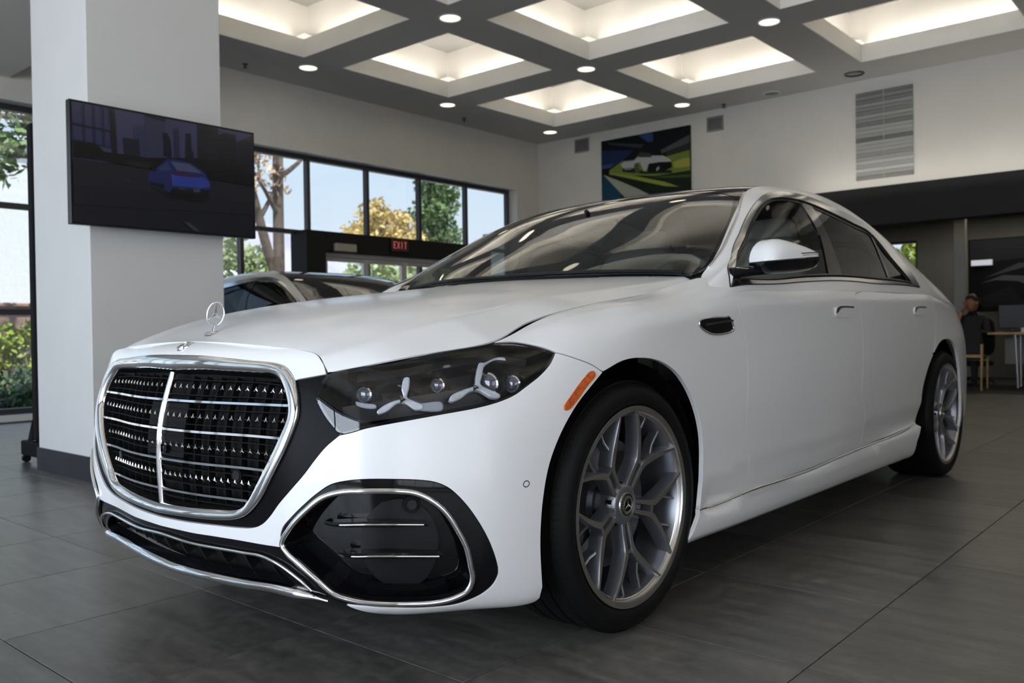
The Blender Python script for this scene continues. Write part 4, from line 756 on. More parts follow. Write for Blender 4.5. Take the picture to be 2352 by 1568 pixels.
ring_o = both(np.concatenate([np.linspace((.001, GREEN_TMID), (.001, .47), 40), loop([(.001, .46)] + [(q[0], q[1] - .014) for q in ws[1:]] + [(.90, .497)]), [(.95, .505), (.95, GREEN_TMID)]]), GREEN_TMID)
wo = both(wh, GREEN_TMID)
panel('windscreen', GREEN, wo, M_GLASS, CAR, sides=(False,), h=.06, off=-.002, gap=0, flange=0)
panel('windscreen_seal', GREEN, ring_o, M_GLOSSB, CAR, holes=[inset(clean(wo), .012)], sides=(False,), h=.04, off=-.0005, gap=0, flange=.012)
roof = both(np.concatenate([np.linspace((.952, GREEN_TMID), (.952, .505), 30), loop([(.955, .503)] + rail[:3] + [(2.42, .498)]), [(2.42, .50), (2.42, GREEN_TMID)]]), GREEN_TMID)
panel('panoramic_roof', GREEN, roof, M_GLOSSB, CAR, sides=(False,), h=.06, gap=.002)
rw = both(np.concatenate([np.linspace((2.43, GREEN_TMID), (2.43, .50), 30), loop([(2.43, .50), (2.7, .493), (3.0, .473), (3.3, .462)]), np.linspace((3.3, .47), (3.3, GREEN_TMID), 20)]), GREEN_TMID)
panel('rear_window', GREEN, rw, M_TINT, CAR, sides=(False,), h=.08, gap=.002, flange=.01)
tk = both(np.concatenate([np.linspace((3.31, GREEN_TMID), (3.31, .463), 20), [(ue, .463), (ue, GREEN_TMID)]]), GREEN_TMID)
panel('trunk_lid', GREEN, tk, M_PAINT, CAR, sides=(False,), h=.06)
# boot deck between the lid and the tail
b = MB(); P0 = on(GREEN, np.linspace((ue, .004), (ue, 2 * GREEN_TMID - .004), 41)); P1 = on(SKIRT, np.linspace((5.25, .866), (6.527, .866), 21)); P1 = np.concatenate([P1, (P1 * (-1, 1, 1))[::-1][1:]])
V = np.concatenate([P0, P1]); b.add(V, [(i, i + 1, 42 + i - 1, 41 + i) for i in range(40)]); o = b.build('tail_deck', M_PAINT, CAR, smooth=60); bm_fix(o)
# chrome roof line beside the black roof, chrome beside the screen
strip('screen_pillar_trim', GREEN, [(q[0], q[1] - .018) for q in ws[2:]] + [(.90, .49)], oval(.004, .003), M_CHROME, CAR, off=.001)
strip('belt_seal', GREEN, [(q[0], q[1] + .006) for q in G['belt_top']], oval(.005, .003), M_SATINB, CAR, off=.001)

# --- sill trim, flank details
lo, hi = crom(S['sill_chrome_lo']), crom(S['sill_top'][1:])
for nm, rng in (('sill_trim', (1.98, 2.222)), ('sill_trim', (2.227, 3.318)), ('sill_trim', (3.323, 4.12))):
    u = np.linspace(*rng, 40); tl = np.interp(u, lo[:, 0], lo[:, 1]); th_ = np.interp(u, hi[:, 0], hi[:, 1]); w = np.maximum((th_ - tl) / 2, .003) * 1.6
    strip(nm, SKIRT, np.stack([u, (tl + th_) / 2], 1), oval(1, .55, 12), M_CHROME, CAR, off=.001, scale=w, step=0)
vent = crom(S['vent'], True, .006)
panel('fender_vent', SKIRT, vent, M_GLOSSB, CAR, h=.02, off=.0015, gap=.001, flange=.004)
strip('vent_frame', SKIRT, S['vent'], oval(.0035, .0035, 8), M_CHROME, CAR, closed=True, off=.002, step=.006)
vm_ = np.array(S['vent']).mean(0)
strip('vent_fin', SKIRT, [(vm_[0] - .09, vm_[1] + .006), (vm_[0] + .09, vm_[1] + .004)], oval(.004, .005, 8), M_SATINB, CAR, off=.004)
for k in ('handle_f', 'handle_r'):
    q = np.array(S[k]); c0 = q.mean(0); hw = (q[:, 0].max() - q[:, 0].min()) / 2; hh = (q[:, 1].max() - q[:, 1].min()) / 2
    a = np.linspace(0, 2 * math.pi, 40, endpoint=False); se = np.stack([c0[0] + hw * np.sign(np.cos(a)) * np.abs(np.cos(a))**.4, c0[1] + hh * np.sign(np.sin(a)) * np.abs(np.sin(a))**.6], 1)
    hs = panel('door_handle', SKIRT, se, M_PAINT, CAR, h=.02, off=.006, gap=0, flange=.02)
    for o, s in zip(hs, (False, True)):
        V, N, F = panel_data(SKIRT, np.concatenate([crom([(c0[0] - hw, c0[1] - hh * .2), (c0[0] - hw * .9, c0[1] + hh * .6), (c0[0] - hw * .6, c0[1] + hh), (c0[0] + hw, c0[1] + hh)]), crom([(c0[0] + hw, c0[1] + hh * .7), (c0[0] - hw * .5, c0[1] + hh * .6), (c0[0] - hw * .8, c0[1] - hh * .1)])]), h=.01, off=.008, gap=0, flange=.006)
        mesh_obj('handle_trim', V, N, F, M_CHROME, o, mirror=s)
panel('side_marker', SKIRT, crom(S['marker'], True, .006), M_AMBER, CAR, h=.012, off=.003, gap=0, flange=.012)
sc = np.array(S['sensor'][0]); a = np.linspace(0, 2 * math.pi, 24, endpoint=False)
strip('park_sensor_ring', SKIRT, np.stack([sc[0] + .0085 * np.cos(a), sc[1] + .0085 * np.sin(a)], 1), oval(.0011, .0008, 6), M_MATTEB, CAR, closed=True, step=0)

# --- grille: chrome surround, slats, bars and star studs
go, gi = crom(S['grille_out'], step=.006), crom(S['grille_in'], step=.006)
def resamp(P, n):
    d = np.concatenate([[0], np.cumsum(np.linalg.norm(np.diff(P, axis=0), axis=1))]); t = np.linspace(0, d[-1], n); return np.stack([np.interp(t, d, P[:, k]) for k in (0, 1)], 1)
def polar_pair(A, B, n=110, c=(0., .50)):
    """resample two half outlines so that matching points lie on the same spoke"""
    c = np.array(c); o = []
    aa = np.arctan2(A[:, 0] - c[0], A[:, 1] - c[1]); bb = np.arctan2(B[:, 0] - c[0], B[:, 1] - c[1])
    t = np.interp(np.linspace(0, 1, n), np.linspace(0, 1, len(A)), aa); t[0], t[-1] = 0, math.pi
    for X, an in ((A, aa), (B, bb)):
        an = np.maximum.accumulate(an + np.arange(len(an)) * 1e-9); o.append(np.stack([np.interp(t, an, X[:, k]) for k in (0, 1)], 1))
    return o
GA, GB = polar_pair(go, gi)
GRILLE = MB()
prof = [(0, -.012), (0, .002), (.08, .006), (.35, .008), (.7, .005), (1, -.004), (1.0, -.012)]
rows = [on(SKIRT, np.where(True, GA + (GB - GA) * min(w, 1.0), 0), h_) for w, h_ in prof]
R_ = np.stack(rows, 1); full = np.concatenate([R_, (R_ * (-1, 1, 1))[::-1][1:-1]]); n, m = full.shape[:2]
GRILLE.add(full.reshape(-1, 3), [(i * m + k, i * m + k + 1, ((i + 1) % n) * m + k + 1, ((i + 1) % n) * m + k) for i in range(n) for k in range(m - 1)])
GR = GRILLE.build('grille', M_CHROME, CAR, smooth=60); bm_fix(GR)
inn = both(GB)
wl = MB(); iq = clean(inn); m = len(iq); wl.add(np.concatenate([on(SKIRT, iq, -.010), on(SKIRT, iq * 1.0, -.058)]), [(i, (i + 1) % m, m + (i + 1) % m, m + i) for i in range(m)]); o = wl.build('grille_wall', M_MATTEB, GR, smooth=60); bm_fix(o)
V, N, F = panel_data(SKIRT, inn, h=.03, off=-.055, gap=-.01, flange=0); mesh_obj('grille_backing', V, N, F, M_MATTEB, GR)
def half_w(t):
    """half width of the grille opening at height t"""
    k = GB[:, 1]; j = np.argmax(GB[:, 0]); lo_ = GB[j:][::-1]; up = GB[:j + 1][::-1]
    return float(np.interp(t, lo_[:, 1], lo_[:, 0])) if t < GB[j, 1] else float(np.interp(t, up[:, 1], up[:, 0]))
def gbar(name, t, prof, mt, off, ins=.0):
    w = half_w(t) - ins; s_ = np.linspace(-w, w, 60); st = np.stack([s_, np.full_like(s_, t)], 1)
    o = MB().add(*sweep(on(SKIRT, st, off), prof, SKIRT.normal(st))).build(name, mt, GR, smooth=50); bm_fix(o); return o
slat_p = [(-.0030, -.012), (-.0042, 0), (-.003, .003), (.003, .003), (.0042, 0), (.0030, -.012)]
for t in (.607, .499, .400, .307): gbar('chrome_slat', t, slat_p, M_CHROME, -.012)
thin_p = [(-.0012, -.02), (-.0012, 0), (.0012, 0), (.0012, -.02)]
for t in (.685, .632, .582, .553, .524, .474, .448, .424, .376, .353, .33, .284): gbar('black_slat', t, thin_p, M_MATTEB, -.022)
for s0 in np.arange(-8, 9) * .06 + .03:
    tt = np.linspace(.27, .70, 30); tt = np.array([t for t in tt if half_w(t) > abs(s0) + .004])
    if len(tt) > 4 and abs(s0) > .05:
        st = np.stack([np.full_like(tt, s0), tt], 1); o = MB().add(*sweep(on(SKIRT, st, -.026), thin_p, SKIRT.normal(st))).build('upright_slat', M_MATTEB, GR); bm_fix(o)
tt = np.linspace(.262, .704, 40); st = np.stack([0 * tt, tt], 1)
o = MB().add(*sweep(on(SKIRT, st, -.010), [(-.005, -.02), (-.006, 0), (-.003, .005), (.003, .005), (.006, 0), (.005, -.02)], SKIRT.normal(st))).build('centre_bar', M_CHROME, GR, smooth=50); bm_fix(o)
def rect_panel(name, s0, s1, t0, t1, mt, off, parent):
    P = np.concatenate([np.linspace((s0, t0), (s1, t0), 12)[:-1], np.linspace((s1, t0), (s1, t1), 8)[:-1], np.linspace((s1, t1), (s0, t1), 12)[:-1], np.linspace((s0, t1), (s0, t0), 8)[:-1]])
    V, N, F = panel_data(SKIRT, P, h=.03, off=off, gap=0, flange=.01); return mesh_obj(name, V, N, F, mt, parent)
for t0, t1 in ((.506, .600), (.407, .493)): rect_panel('radar_cover', -.10, .10, t0, t1, M_MATTEB, -.026, GR)
# star studs: three-armed chrome pins
sb = MB(); arm = .0088
for k in range(3):
    a = math.pi / 2 + k * 2 * math.pi / 3; c_, s_ = math.cos(a), math.sin(a); w = .0030
    sb.add([(c_ * arm, s_ * arm, 0), (-s_ * w, c_ * w, 0), (s_ * w, -c_ * w, 0), (0, 0, .0035)], [(0, 1, 3), (2, 0, 3), (1, 2, 3)])
star_me = None
for row, (t, n_, w_) in enumerate(((.658, 15, .95), (.553, 16, .955), (.448, 15, .935), (.353, 15, .91))):
    W_ = half_w(t) * w_
    for sg in (1, -1):
        for i in range(n_):
            s_ = sg * (.022 + (W_ - .022) * i / (n_ - 1)); p = on(SKIRT, [(s_, t)], -.017)[0]; nn = Vector(SKIRT.normal([(s_, t)])[0])
            if star_me is None: o = sb.build('star_stud', M_CHROME, GR); star_me = o.data
            else: o = bpy.data.objects.new('star_stud', star_me); link(o, GR)
            z = nn; x = Vector((0, 0, 1)).cross(z).normalized(); y = z.cross(x)
            o.matrix_local = Matrix(((x.x, y.x, z.x, p[0]), (x.y, y.y, z.y, p[1]), (x.z, y.z, z.z, p[2]), (0, 0, 0, 1)))
def disc(name, net, st, r, off, mt, parent, depth=.012, mirror=True, n=28):
    p = on(net, [st], off)[0]; nn = net.normal([st])[0]
    o = MB().cyl(p - nn * depth, p, r, r * .97, n=n).build(name, mt, parent, smooth=40)
    return [o] + ([mirrored(o)] if mirror else [])
gs = S['gsensor'][0]; disc('park_sensor', SKIRT, gs, .017, -.018, M_MATTEB, GR, .03); disc('sensor_face', SKIRT, gs, .0125, -.016, M_SATINB, GR, .004)
disc('front_camera', SKIRT, (.025, .43), .011, -.014, M_GLOSSB, GR, .02, mirror=False)

# --- black surround between grille and headlights
sur = np.concatenate([crom(S['sur_top'])[:-1], crom(S['hl_left'])[:-1], crom(S['sur_low'])])
gob = np.concatenate([[q for q in GA if q[1] <= S['sur_top'][0][1]]])
surh = np.concatenate([sur, gob[::-1]])
panel('grille_surround', SKIRT, both(surh)[:-1], M_SURB, CAR, sides=(False,), h=.02, off=-.005, gap=.001, flange=.03)

# --- headlights
hl = loop(S['hl_top_a'], S['hl_top_b'], rev(S['hl_bottom']), rev(S['hl_left']), step=.008); hl = clean(hl)
cen = hl.mean(0)
def make_headlight(mirror):
    k = lambda o: mirrored_in_place(o) if mirror else o
    V, N, F = panel_data(SKIRT, cen + (hl - cen) * .96, h=.03, off=0, gap=0, flange=0, push=(-.06, .095, 0))
    H = mesh_obj('headlight', V, N, F, M_GLOSSB, CAR, mirror=mirror)
    P0 = inset(hl, .002); P1 = cen + (P0 - cen) * .965; m = len(P0); A, B = on(SKIRT, P0, -.004), on(SKIRT, P1) + np.array((-.061, .097, 0))
    k(MB().add(np.concatenate([A, B]), [(i, (i + 1) % m, m + (i + 1) % m, m + i) for i in range(m)]).build('housing_wall', M_SATINB, H, smooth=60))
    V, N, F = panel_data(SKIRT, hl, h=.02, off=-.001, gap=.0015, flange=.006); mesh_obj('lens_cover', V, N, F, M_LENS, H, mirror=mirror)
    V, N, F = panel_data(SKIRT, hl, [inset(hl, .009)], h=.02, off=-.003, gap=.0015, flange=0); mesh_obj('lens_border', V, N, F, M_GLOSSB, H, mirror=mirror)
    # chrome brow and inner shelf
    top = [q for q in list(S['hl_top_a'])[1:]] + [q for q in list(S['hl_top_b'])[1:-2]]
    st = crom([(q[0] + .004, q[1] - .030) for q in top]); k(fixed(MB().add(*sweep(on(SKIRT, st, -.045), [(-.012, -.02), (.012, -.02), (.010, .0), (-.012, .004)], SKIRT.normal(st))).build('brow_trim', M_SATINB, H, smooth=40)))
    st = crom([(.63, .585), (.72, .612), (.85, .640), (.97, .668), (1.05, .69)]); k(fixed(MB().add(*sweep(on(SKIRT, st, -.075), [(-.022, -.03), (.022, -.03), (.022, 0), (-.022, .012)], SKIRT.normal(st))).build('light_shelf', M_SATINB, H, smooth=30)))
    for nm, key, th in (('running_light', 'drl1', .012), ('running_light', 'drl2', .012), ('light_bar', 'drlbar', .008), ('light_bar', 'hllow', .006)):
        k(prism(nm, np.array(DRL[key]), th, M_CLEAR if nm == 'running_light' else M_LENSW, H))
    for key in ('drl1', 'drl2'):
        q = np.array(DRL[key]); p = (q[0] + q[6 if key == 'drl1' else 11] + q[-1]) / 3; o = MB().lathe([(.0001, .006), (.006, .004), (.010, 0), (.011, -.004)], 'z', n=3).build('light_core', M_CHROME, H, smooth=0); orient(o, p + np.array((.002, -.004, 0)), (.5, -.85, .1)); k(o)
    for key, r in (('hlA', .022), ('hlB', .020), ('hlC', .030), ('hlD', .024)):
        p = np.array(S[key][0]); c0 = on(SKIRT, [p], -.06)[0]; nn = np.array((.35, -.93, .05)); nn /= np.linalg.norm(nn)
        o = MB().cyl(c0 - nn * .03, c0 + nn * .004, r, r, n=28, mi=0).build('projector_housing', M_SATINB, H, smooth=40); k(o)
        o = MB().lathe([(r * .98, 0), (r, .004), (r * .86, .007), (r * .84, .003)], 'z', n=28); q = o.build('projector_ring', M_CHROME, H, smooth=40); orient(q, c0, nn); k(q)
        o = MB().lathe([(0.0001, .010), (r * .3, .0095), (r * .6, .007), (r * .84, .002)], 'z', n=24); q = o.build('projector_lens', M_PROJ, H, smooth=60); orient(q, c0, nn); k(q)
    return H
def fixed(o): bm_fix(o); return o
def orient(o, p, n):
    """bake a z-up mesh to stand at p along n"""
    z = Vector(n).normalized(); x = Vector((0, 0, 1)).cross(z).normalized(); y = z.cross(x)
    o.data.transform(Matrix(((x.x, y.x, z.x, p[0]), (x.y, y.y, z.y, p[1]), (x.z, y.z, z.z, p[2]), (0, 0, 0, 1)))); return o
def mirrored_in_place(o):
    o.data.transform(Matrix.Diagonal((-1, 1, 1, 1))); o.data.flip_normals(); return o
def prism(name, P, th, mt, parent):
    """a plate with a bevelled front over a nearly flat closed outline"""
    P = crom(P, True, .006); c0 = P.mean(0); u, s_, vt = np.linalg.svd(P - c0); n = vt[2]
    if n[1] > 0: n = -n
    a, b_ = vt[0], vt[1]
    if np.dot(np.cross(a, b_), n) < 0: b_ = -b_
    q2 = np.stack([(P - c0) @ a, (P - c0) @ b_], 1)
    if area2(q2) < 0: q2 = q2[::-1]
    q2 = clean(q2); q3 = inset(q2, .0028); m = len(q2)
    f = lambda q, h_: c0 + q[:, :1] * a + q[:, 1:] * b_ + n * h_
    r = delaunay_2d_cdt([Vector(x) for x in q3], [(i, (i + 1) % m) for i in range(m)], [], 1, 1e-7)
    V = np.concatenate([f(q2, -th), f(q2, -.002), f(q3, 0), f(np.array([tuple(x) for x in r[0]]), 0)])
    F = [(k_ * m + i, k_ * m + (i + 1) % m, (k_ + 1) * m + (i + 1) % m, (k_ + 1) * m + i) for k_ in (0, 1) for i in range(m)] + [tuple(3 * m + j for j in f_) for f_ in r[2]]
    o = MB().add(V, F).build(name, mt, parent, smooth=35); bm_fix(o); return o
M_PROJ = mat('projector_glass', (.05, .055, .07), .02, spec=.8, coat=1, var=.2)
M_LENSW = mat('frosted_guide', (.35, .37, .40), .25, spec=.5, var=.1)
for s in (False, True): make_headlight(s)

# --- side air intakes
ring_st = crom(S['intake_ring'], True, .008); io_st = crom(S['intake_out'], True, .01); ic = ring_st.mean(0)
def make_intake(mirror):
    k = lambda o: mirrored_in_place(o) if mirror else o
    V, N, F = panel_data(SKIRT, io_st, [ring_st], h=.02, off=-.002, gap=.001, flange=.02); I = mesh_obj('side_intake', V, N, F, M_GLOSSB, CAR, mirror=mirror)
    k(fixed(MB().add(*sweep(on(SKIRT, ring_st, .002), oval(.0075, .0075, 12), SKIRT.normal(ring_st), True)).build('chrome_ring', M_CHROME, I, smooth=60)))
    P = clean(inset(clean(ring_st), .001)); m = len(P); lv = [(1, 0), (.97, .5), (.935, 1)]; rows = [on(SKIRT, ic + (P - ic) * w, -.002) + np.array((-.031, .057, 0)) * h_ for w, h_ in lv]
    k(fixed(MB().add(np.concatenate(rows), [(a * m + i, a * m + (i + 1) % m, (a + 1) * m + (i + 1) % m, (a + 1) * m + i) for a in (0, 1) for i in range(m)]).build('duct_wall', M_GLOSSB, I, smooth=60)))
    V, N, F = panel_data(SKIRT, ic + (P - ic) * .94, h=.03, off=0, gap=0, flange=0, push=(-.03, .055, 0)); mesh_obj('duct_back', V, N, F, M_GLOSSB, I, mirror=mirror)
    # the bright-edged blades
    for key in ('fin1', 'fin2'):
        st = crom(S[key]); nn = SKIRT.normal(st); fl = np.sin(np.linspace(.35, math.pi - .25, len(st)))**.5
        k(fixed(MB().add(*sweep(on(SKIRT, st, -.012), [(-.006, -.05), (-.007, .0), (0, .004), (.007, .0), (.011, -.05)], nn, scale=fl)).build('intake_fin', M_GLOSSB, I, smooth=40)))
        s2 = st[4:-1]; k(fixed(MB().add(*sweep(on(SKIRT, s2, -.0085), oval(.0028, .0025, 8), SKIRT.normal(s2))).build('fin_chrome', M_CHROME, I, smooth=60)))
    a = np.linspace(0, 2 * math.pi, 48, endpoint=False); cc = np.array((.80, .215)); rr = np.stack([cc[0] + .105 * np.cos(a), cc[1] + .115 * np.sin(a)], 1); rr = rr[inside(P, rr)]
    V, N, F = panel_data(SKIRT, rr, h=.03, off=-.045, gap=0, flange=.02); mesh_obj('radar_disc', V, N, F, M_SATINB, I, mirror=mirror)
    c0 = S['fogdisc'][0]
    for nm, r, of, mt in (('sensor_socket', .022, -.028, M_MATTEB), ('sensor_face', .012, -.024, M_SATINB)):
        o = disc(nm, SKIRT, c0, r, of, mt, I, .03, mirror=False)[0]; k(o)
    st = crom([(.70, .10), (.78, .085), (.86, .085), (.915, .10)]); k(fixed(MB().add(*sweep(on(SKIRT, st, -.03), [(-.02, -.02), (-.02, .004), (.016, -.004), (.02, -.02)], SKIRT.normal(st))).build('duct_scoop', M_GLOSSB, I, smooth=40)))
for s in (False, True): make_intake(s)

# --- lower intake and chrome lip
ct = crom(S['chin_top']); edge = [(.498, .204), (.505, .188), (.545, .152), (.583, .119), (.611, .095), (.64, .084)]
low = [(.64, .084), (.56, .094), (.51, .097), (.41, .096), (.30, .088), (.19, .084), (0, .078)]
lh = np.concatenate([ct[:-1], crom([tuple(ct[-1])] + edge)[:-1], crom(low)])
cu = [tuple(q) for q in S['chrome_up']]; mouth = [(0, .168), (.25, .166), (.40, .166), (.445, .158), (.49, .132), (.505, .118), (.46, .108), (.40, .106), (.30, .101), (.19, .098), (0, .093)]
mo = both(crom(mouth))
LI = panel('lower_intake', SKIRT, both(lh)[:-1], M_GLOSSB, CAR, holes=[mo], sides=(False,), h=.02, off=-.006, gap=.001, flange=.03)[0]
V, N, F = panel_data(SKIRT, mo, h=.03, off=0, gap=-.008, flange=0, push=(0, .075, 0)); mesh_obj('intake_back', V, N, F, M_MATTEB, LI)
for s0 in np.arange(-4, 5) * .095 + .02:
    st = np.linspace((s0, .10), (s0 - .012, .166), 8); MB().add(*sweep(on(SKIRT, st, -.04), [(-.003, -.03), (-.003, 0), (.003, 0), (.003, -.03)], SKIRT.normal(st))).build('intake_rib', M_SATINB, LI)
full_cu = np.concatenate([mir(cu)[::-1], np.array(cu)[1:]])
strip('upper_trim', SKIRT, full_cu, oval(.0042, .0042, 10), M_CHROME, LI, off=.001, sides=(False,))
lp = [(0, .080), (.065, .0835), (.195, .089), (.304, .092), (.412, .100), (.51, .100), (.56, .097), (.60, .090)]
flp = np.concatenate([mir(lp)[::-1], np.array(lp)[1:]]); n_ = len(crom(flp))
strip('lip_trim', SKIRT, flp, [(-.011, -.010), (-.012, .002), (-.006, .009), (.004, .010), (.011, .003), (.011, -.010)], M_CHROME, LI, off=.002, sides=(False,), scale=np.clip(np.sin(np.linspace(0, math.pi, n_)) * 4, .25, 1))

# --- bonnet badge and standing star
def star_mesh(r, tube, depth):
    b = MB(); a = np.linspace(0, 2 * math.pi, 40, endpoint=False); ring = np.stack([r * np.cos(a), 0 * a, r * np.sin(a)], 1)
    b.add(*sweep(ring, oval(tube, tube * .8, 8), np.tile((0., 1., 0.), (40, 1)), True))
    for k in range(3):
        t = math.pi / 2 + k * 2 * math.pi / 3; c_, s_ = math.cos(t), math.sin(t); w = r * .17
        b.add([(c_ * r, 0, s_ * r), (-s_ * w, 0, c_ * w), (s_ * w, 0, -c_ * w), (0, -depth, 0), (0, depth, 0)], [(0, 1, 3), (2, 0, 3), (1, 0, 4), (0, 2, 4), (1, 2, 3), (2, 1, 4)])
    return b
bt = [(.088, BONNET_TMID)]; bp = on(BONNET, bt)[0]
SO = MB().lathe([(.0001, .006), (.012, .005), (.022, .001), (.024, -.004)], 'z', c=tuple(bp), n=24).build('bonnet_ornament', M_CHROME, CAR, smooth=60)
MB().cyl(bp, bp + np.array((0, .006, .022)), .0045, .0035, n=12).build('ornament_stem', M_CHROME, SO, smooth=60)
o = star_mesh(.0345, .0022, .004).build('ornament_star', M_CHROME, SO, smooth=40); bm_fix(o); o.location = bp + np.array((0, .010, .056)); o.rotation_euler = (R(-8), 0, R(12))
bq = on(SKIRT, [(0, .833)], .001)[0]; nq = SKIRT.normal([(0, .833)])[0]
o = MB().lathe([(.0001, .003), (.014, .003), (.019, .002), (.0205, .0035), (.022, .001), (.0225, -.002)], 'z', n=32).build('nose_badge', M_CHROME, CAR, smooth=50); orient(o, bq, nq)
o2 = star_mesh(.0135, .0008, .0015); q = o2.build('badge_star', M_SATINCH, o, smooth=40); q.data.transform(Matrix.Rotation(R(90), 4, 'X')); orient(q, bq + nq * .004, nq)

# --- wheels
def bar3(P, wt, wb, ht, hb):
    """spoke segment along a polyline: narrow face on the outside, wide painted flanks"""
    P = np.array(P, float); n = len(P); T = np.gradient(P, axis=0); T /= np.linalg.norm(T, axis=1)[:, None]; N = np.tile((1., 0, 0), (n, 1)); N -= (N * T).sum(1)[:, None] * T
    B = np.cross(T, N); V = []; F = []; mi = []
    for i in range(n):
        for a, h_ in ((-wb[i] / 2, -hb), (-wt[i] / 2 - .002, -ht), (-wt[i] / 2, 0), (wt[i] / 2, 0), (wt[i] / 2 + .002, -ht), (wb[i] / 2, -hb)): V.append(P[i] + B[i] * a + N[i] * h_)
    for i in range(n - 1):
        for k in range(5): F.append((i * 6 + k, i * 6 + k + 1, (i + 1) * 6 + k + 1, (i + 1) * 6 + k)); mi.append(1 if k == 2 else 0)
    F += [tuple(range(6)), tuple(range(6 * n - 6, 6 * n))[::-1]]; mi += [0, 0]
    return V, F, mi
def wheel_parts(width):
    """(name, mesh builder, materials, smooth, parent name); local axes: X outward, rim lip face at X=0"""
    out = []
    w = width; rt = .356
    pr = [(.272, -w + .03), (.285, -w + .014), (.315, -w + .004), (.338, -w + .006), (.350, -w + .02)]
    for g in range(4):
        x0 = -w + .036 + g * (w - .075) / 3.6; pr += [(.3555, x0), (.3555, x0 + (w - .075) / 3.6 - .009), (.349, x0 + (w - .075) / 3.6 - .008), (.349, x0 + (w - .075) / 3.6 - .002)]
    pr += [(.3545, -.042), (.353, -.030), (.346, -.014), (.334, -.001), (.318, .006), (.304, .007), (.2925, .003), (.287, -.004), (.283, -.012)]
    out.append(('tyre', MB().lathe(pr, 'x', n=96), [M_RUBBER], 35))
    tb = MB()
    for k in range(110):
        t = 2 * math.pi * k / 110; c_, s_ = math.cos(t), math.sin(t); c2_, s2_ = math.cos(t + .016), math.sin(t + .016)
        for x0, x1, r_ in ((-.058, -.022, .3535), (-.028, -.012, .349)):
            tb.add([(x0, r_ * c_, r_ * s_), (x1, (r_ - .003) * c_, (r_ - .003) * s_), (x1, (r_ - .003) * c2_, (r_ - .003) * s2_), (x0, r_ * c2_, r_ * s2_), (x0, (r_ + .0025) * (c_ + c2_) / 2, (r_ + .0025) * (s_ + s2_) / 2)], [(0, 1, 4), (1, 2, 4), (2, 3, 4), (3, 0, 4)])
    out.append(('tread_blocks', tb, [M_RUBBER], 0))
    out.append(('rim_barrel', MB().lathe([(.262, -.012), (.256, -.03), (.250, -.06), (.246, -.12), (.25, -w + .03), (.268, -w + .012), (.28, -w + .01)], 'x', n=80), [M_RIMP], 50))
    out.append(('rim_lip', MB().lathe([(.2815, -.016), (.2845, -.004), (.2840, .0005), (.2770, .0015), (.2680, -.0015), (.2660, -.010), (.258, -.016)], 'x', n=96), [M_RIMF], 50))
    hubx = -.036
    for k in range(5):
        a0 = R(-14 + 72 * k); b = MB()
        def at(r, da, x): return (x, r * math.cos(a0 + da), r * math.sin(a0 + da))
        def put(P, wt, wb, ht=.004, hb=.034):
            v, f, mi = bar3(P, wt, wb, ht, hb); base = len(b.v); b.v += [tuple(q) for q in v]; b.f += [tuple(base + i for i in q) for q in f]; b.m += mi
        for sg in (1, -1):
            put([at(.045, sg * R(17), hubx), at(.085, sg * R(10.5), hubx + .004), at(.122, sg * R(7.5), hubx + .009), at(.142, sg * R(8), hubx + .013), at(.175, sg * R(14.5), hubx + .019), at(.215, sg * R(20.5), hubx + .026), at(.268, sg * R(27.0), -.004)],
                [.011, .012, .014, .018, .0155, .012, .006], [.017, .019, .022, .029, .026, .022, .016], .005, .042)
            put([at(.178, sg * R(14), hubx + .006), at(.215, sg * R(11), hubx + .004), at(.262, sg * R(9.3), hubx + .012)], [.004, .0035, .003], [.013, .012, .011], .003, .03)
        put([at(.128, 0, hubx + .008), at(.140, 0, hubx + .010)], [.030, .036], [.036, .04])
        out.append(('spoke', b, [M_RIMP, M_RIMF], 25))
    out.append(('hub', MB().lathe([(.034, hubx + .004), (.052, hubx + .003), (.060, hubx - .004), (.066, hubx - .03), (.068, -w * .55)], 'x', n=48), [M_RIMP], 40))
    out.append(('hub_cap', MB().lathe([(.0001, hubx + .009), (.021, hubx + .009), (.0225, hubx + .0105), (.024, hubx + .0105), (.034, hubx + .008), (.0365, hubx + .004), (.037, hubx - .004)], 'x', n=40), [M_RIMF], 40))
    out.append(('cap_centre', MB().lathe([(.0001, hubx + .0095), (.0205, hubx + .0095)], 'x', n=32), [M_GLOSSB], 0))
    sm = star_mesh(.0195, .001, .0015); v = np.array(sm.v); sm.v = [tuple(q) for q in np.stack([-v[:, 1] + hubx + .011, v[:, 0], v[:, 2]], 1)]
    out.append(('cap_star', sm, [M_CHROME], 40))
    tk_ = MB()
    for k in range(26):                                   # raised lettering-like wreath ring on the cap
        t = 2 * math.pi * k / 26; r0, r1 = .0265, .0318
        for dt in (0,):
            p = [(hubx + .0098, r0 * math.cos(t), r0 * math.sin(t)), (hubx + .0098, r0 * math.cos(t + .12), r0 * math.sin(t + .12)), (hubx + .0086, r1 * math.cos(t + .12), r1 * math.sin(t + .12)), (hubx + .0086, r1 * math.cos(t), r1 * math.sin(t))]
            tk_.add([(q[0] + .0006, q[1], q[2]) for q in p], [(0, 1, 2, 3)])
    out.append(('cap_wreath', tk_, [M_GLOSSB], 0))
    for k in range(5):
        a = R(22 + 72 * k); out.append(('lug_bolt', MB().lathe([(.0001, hubx - .006), (.007, hubx - .006), (.0085, hubx - .008), (.0085, hubx - .02), (.0125, hubx - .021)], 'x', c=(0, .0565 * math.cos(a), .0565 * math.sin(a)), n=12), [M_MATTEB], 30))
    out.append(('brake_disc', MB().lathe([(.075, -.098), (.185, -.098), (.187, -.100), (.187, -.126), (.185, -.128), (.075, -.128)], 'x', n=64), [M_DISC], 40))
    cb = MB(); n = 14
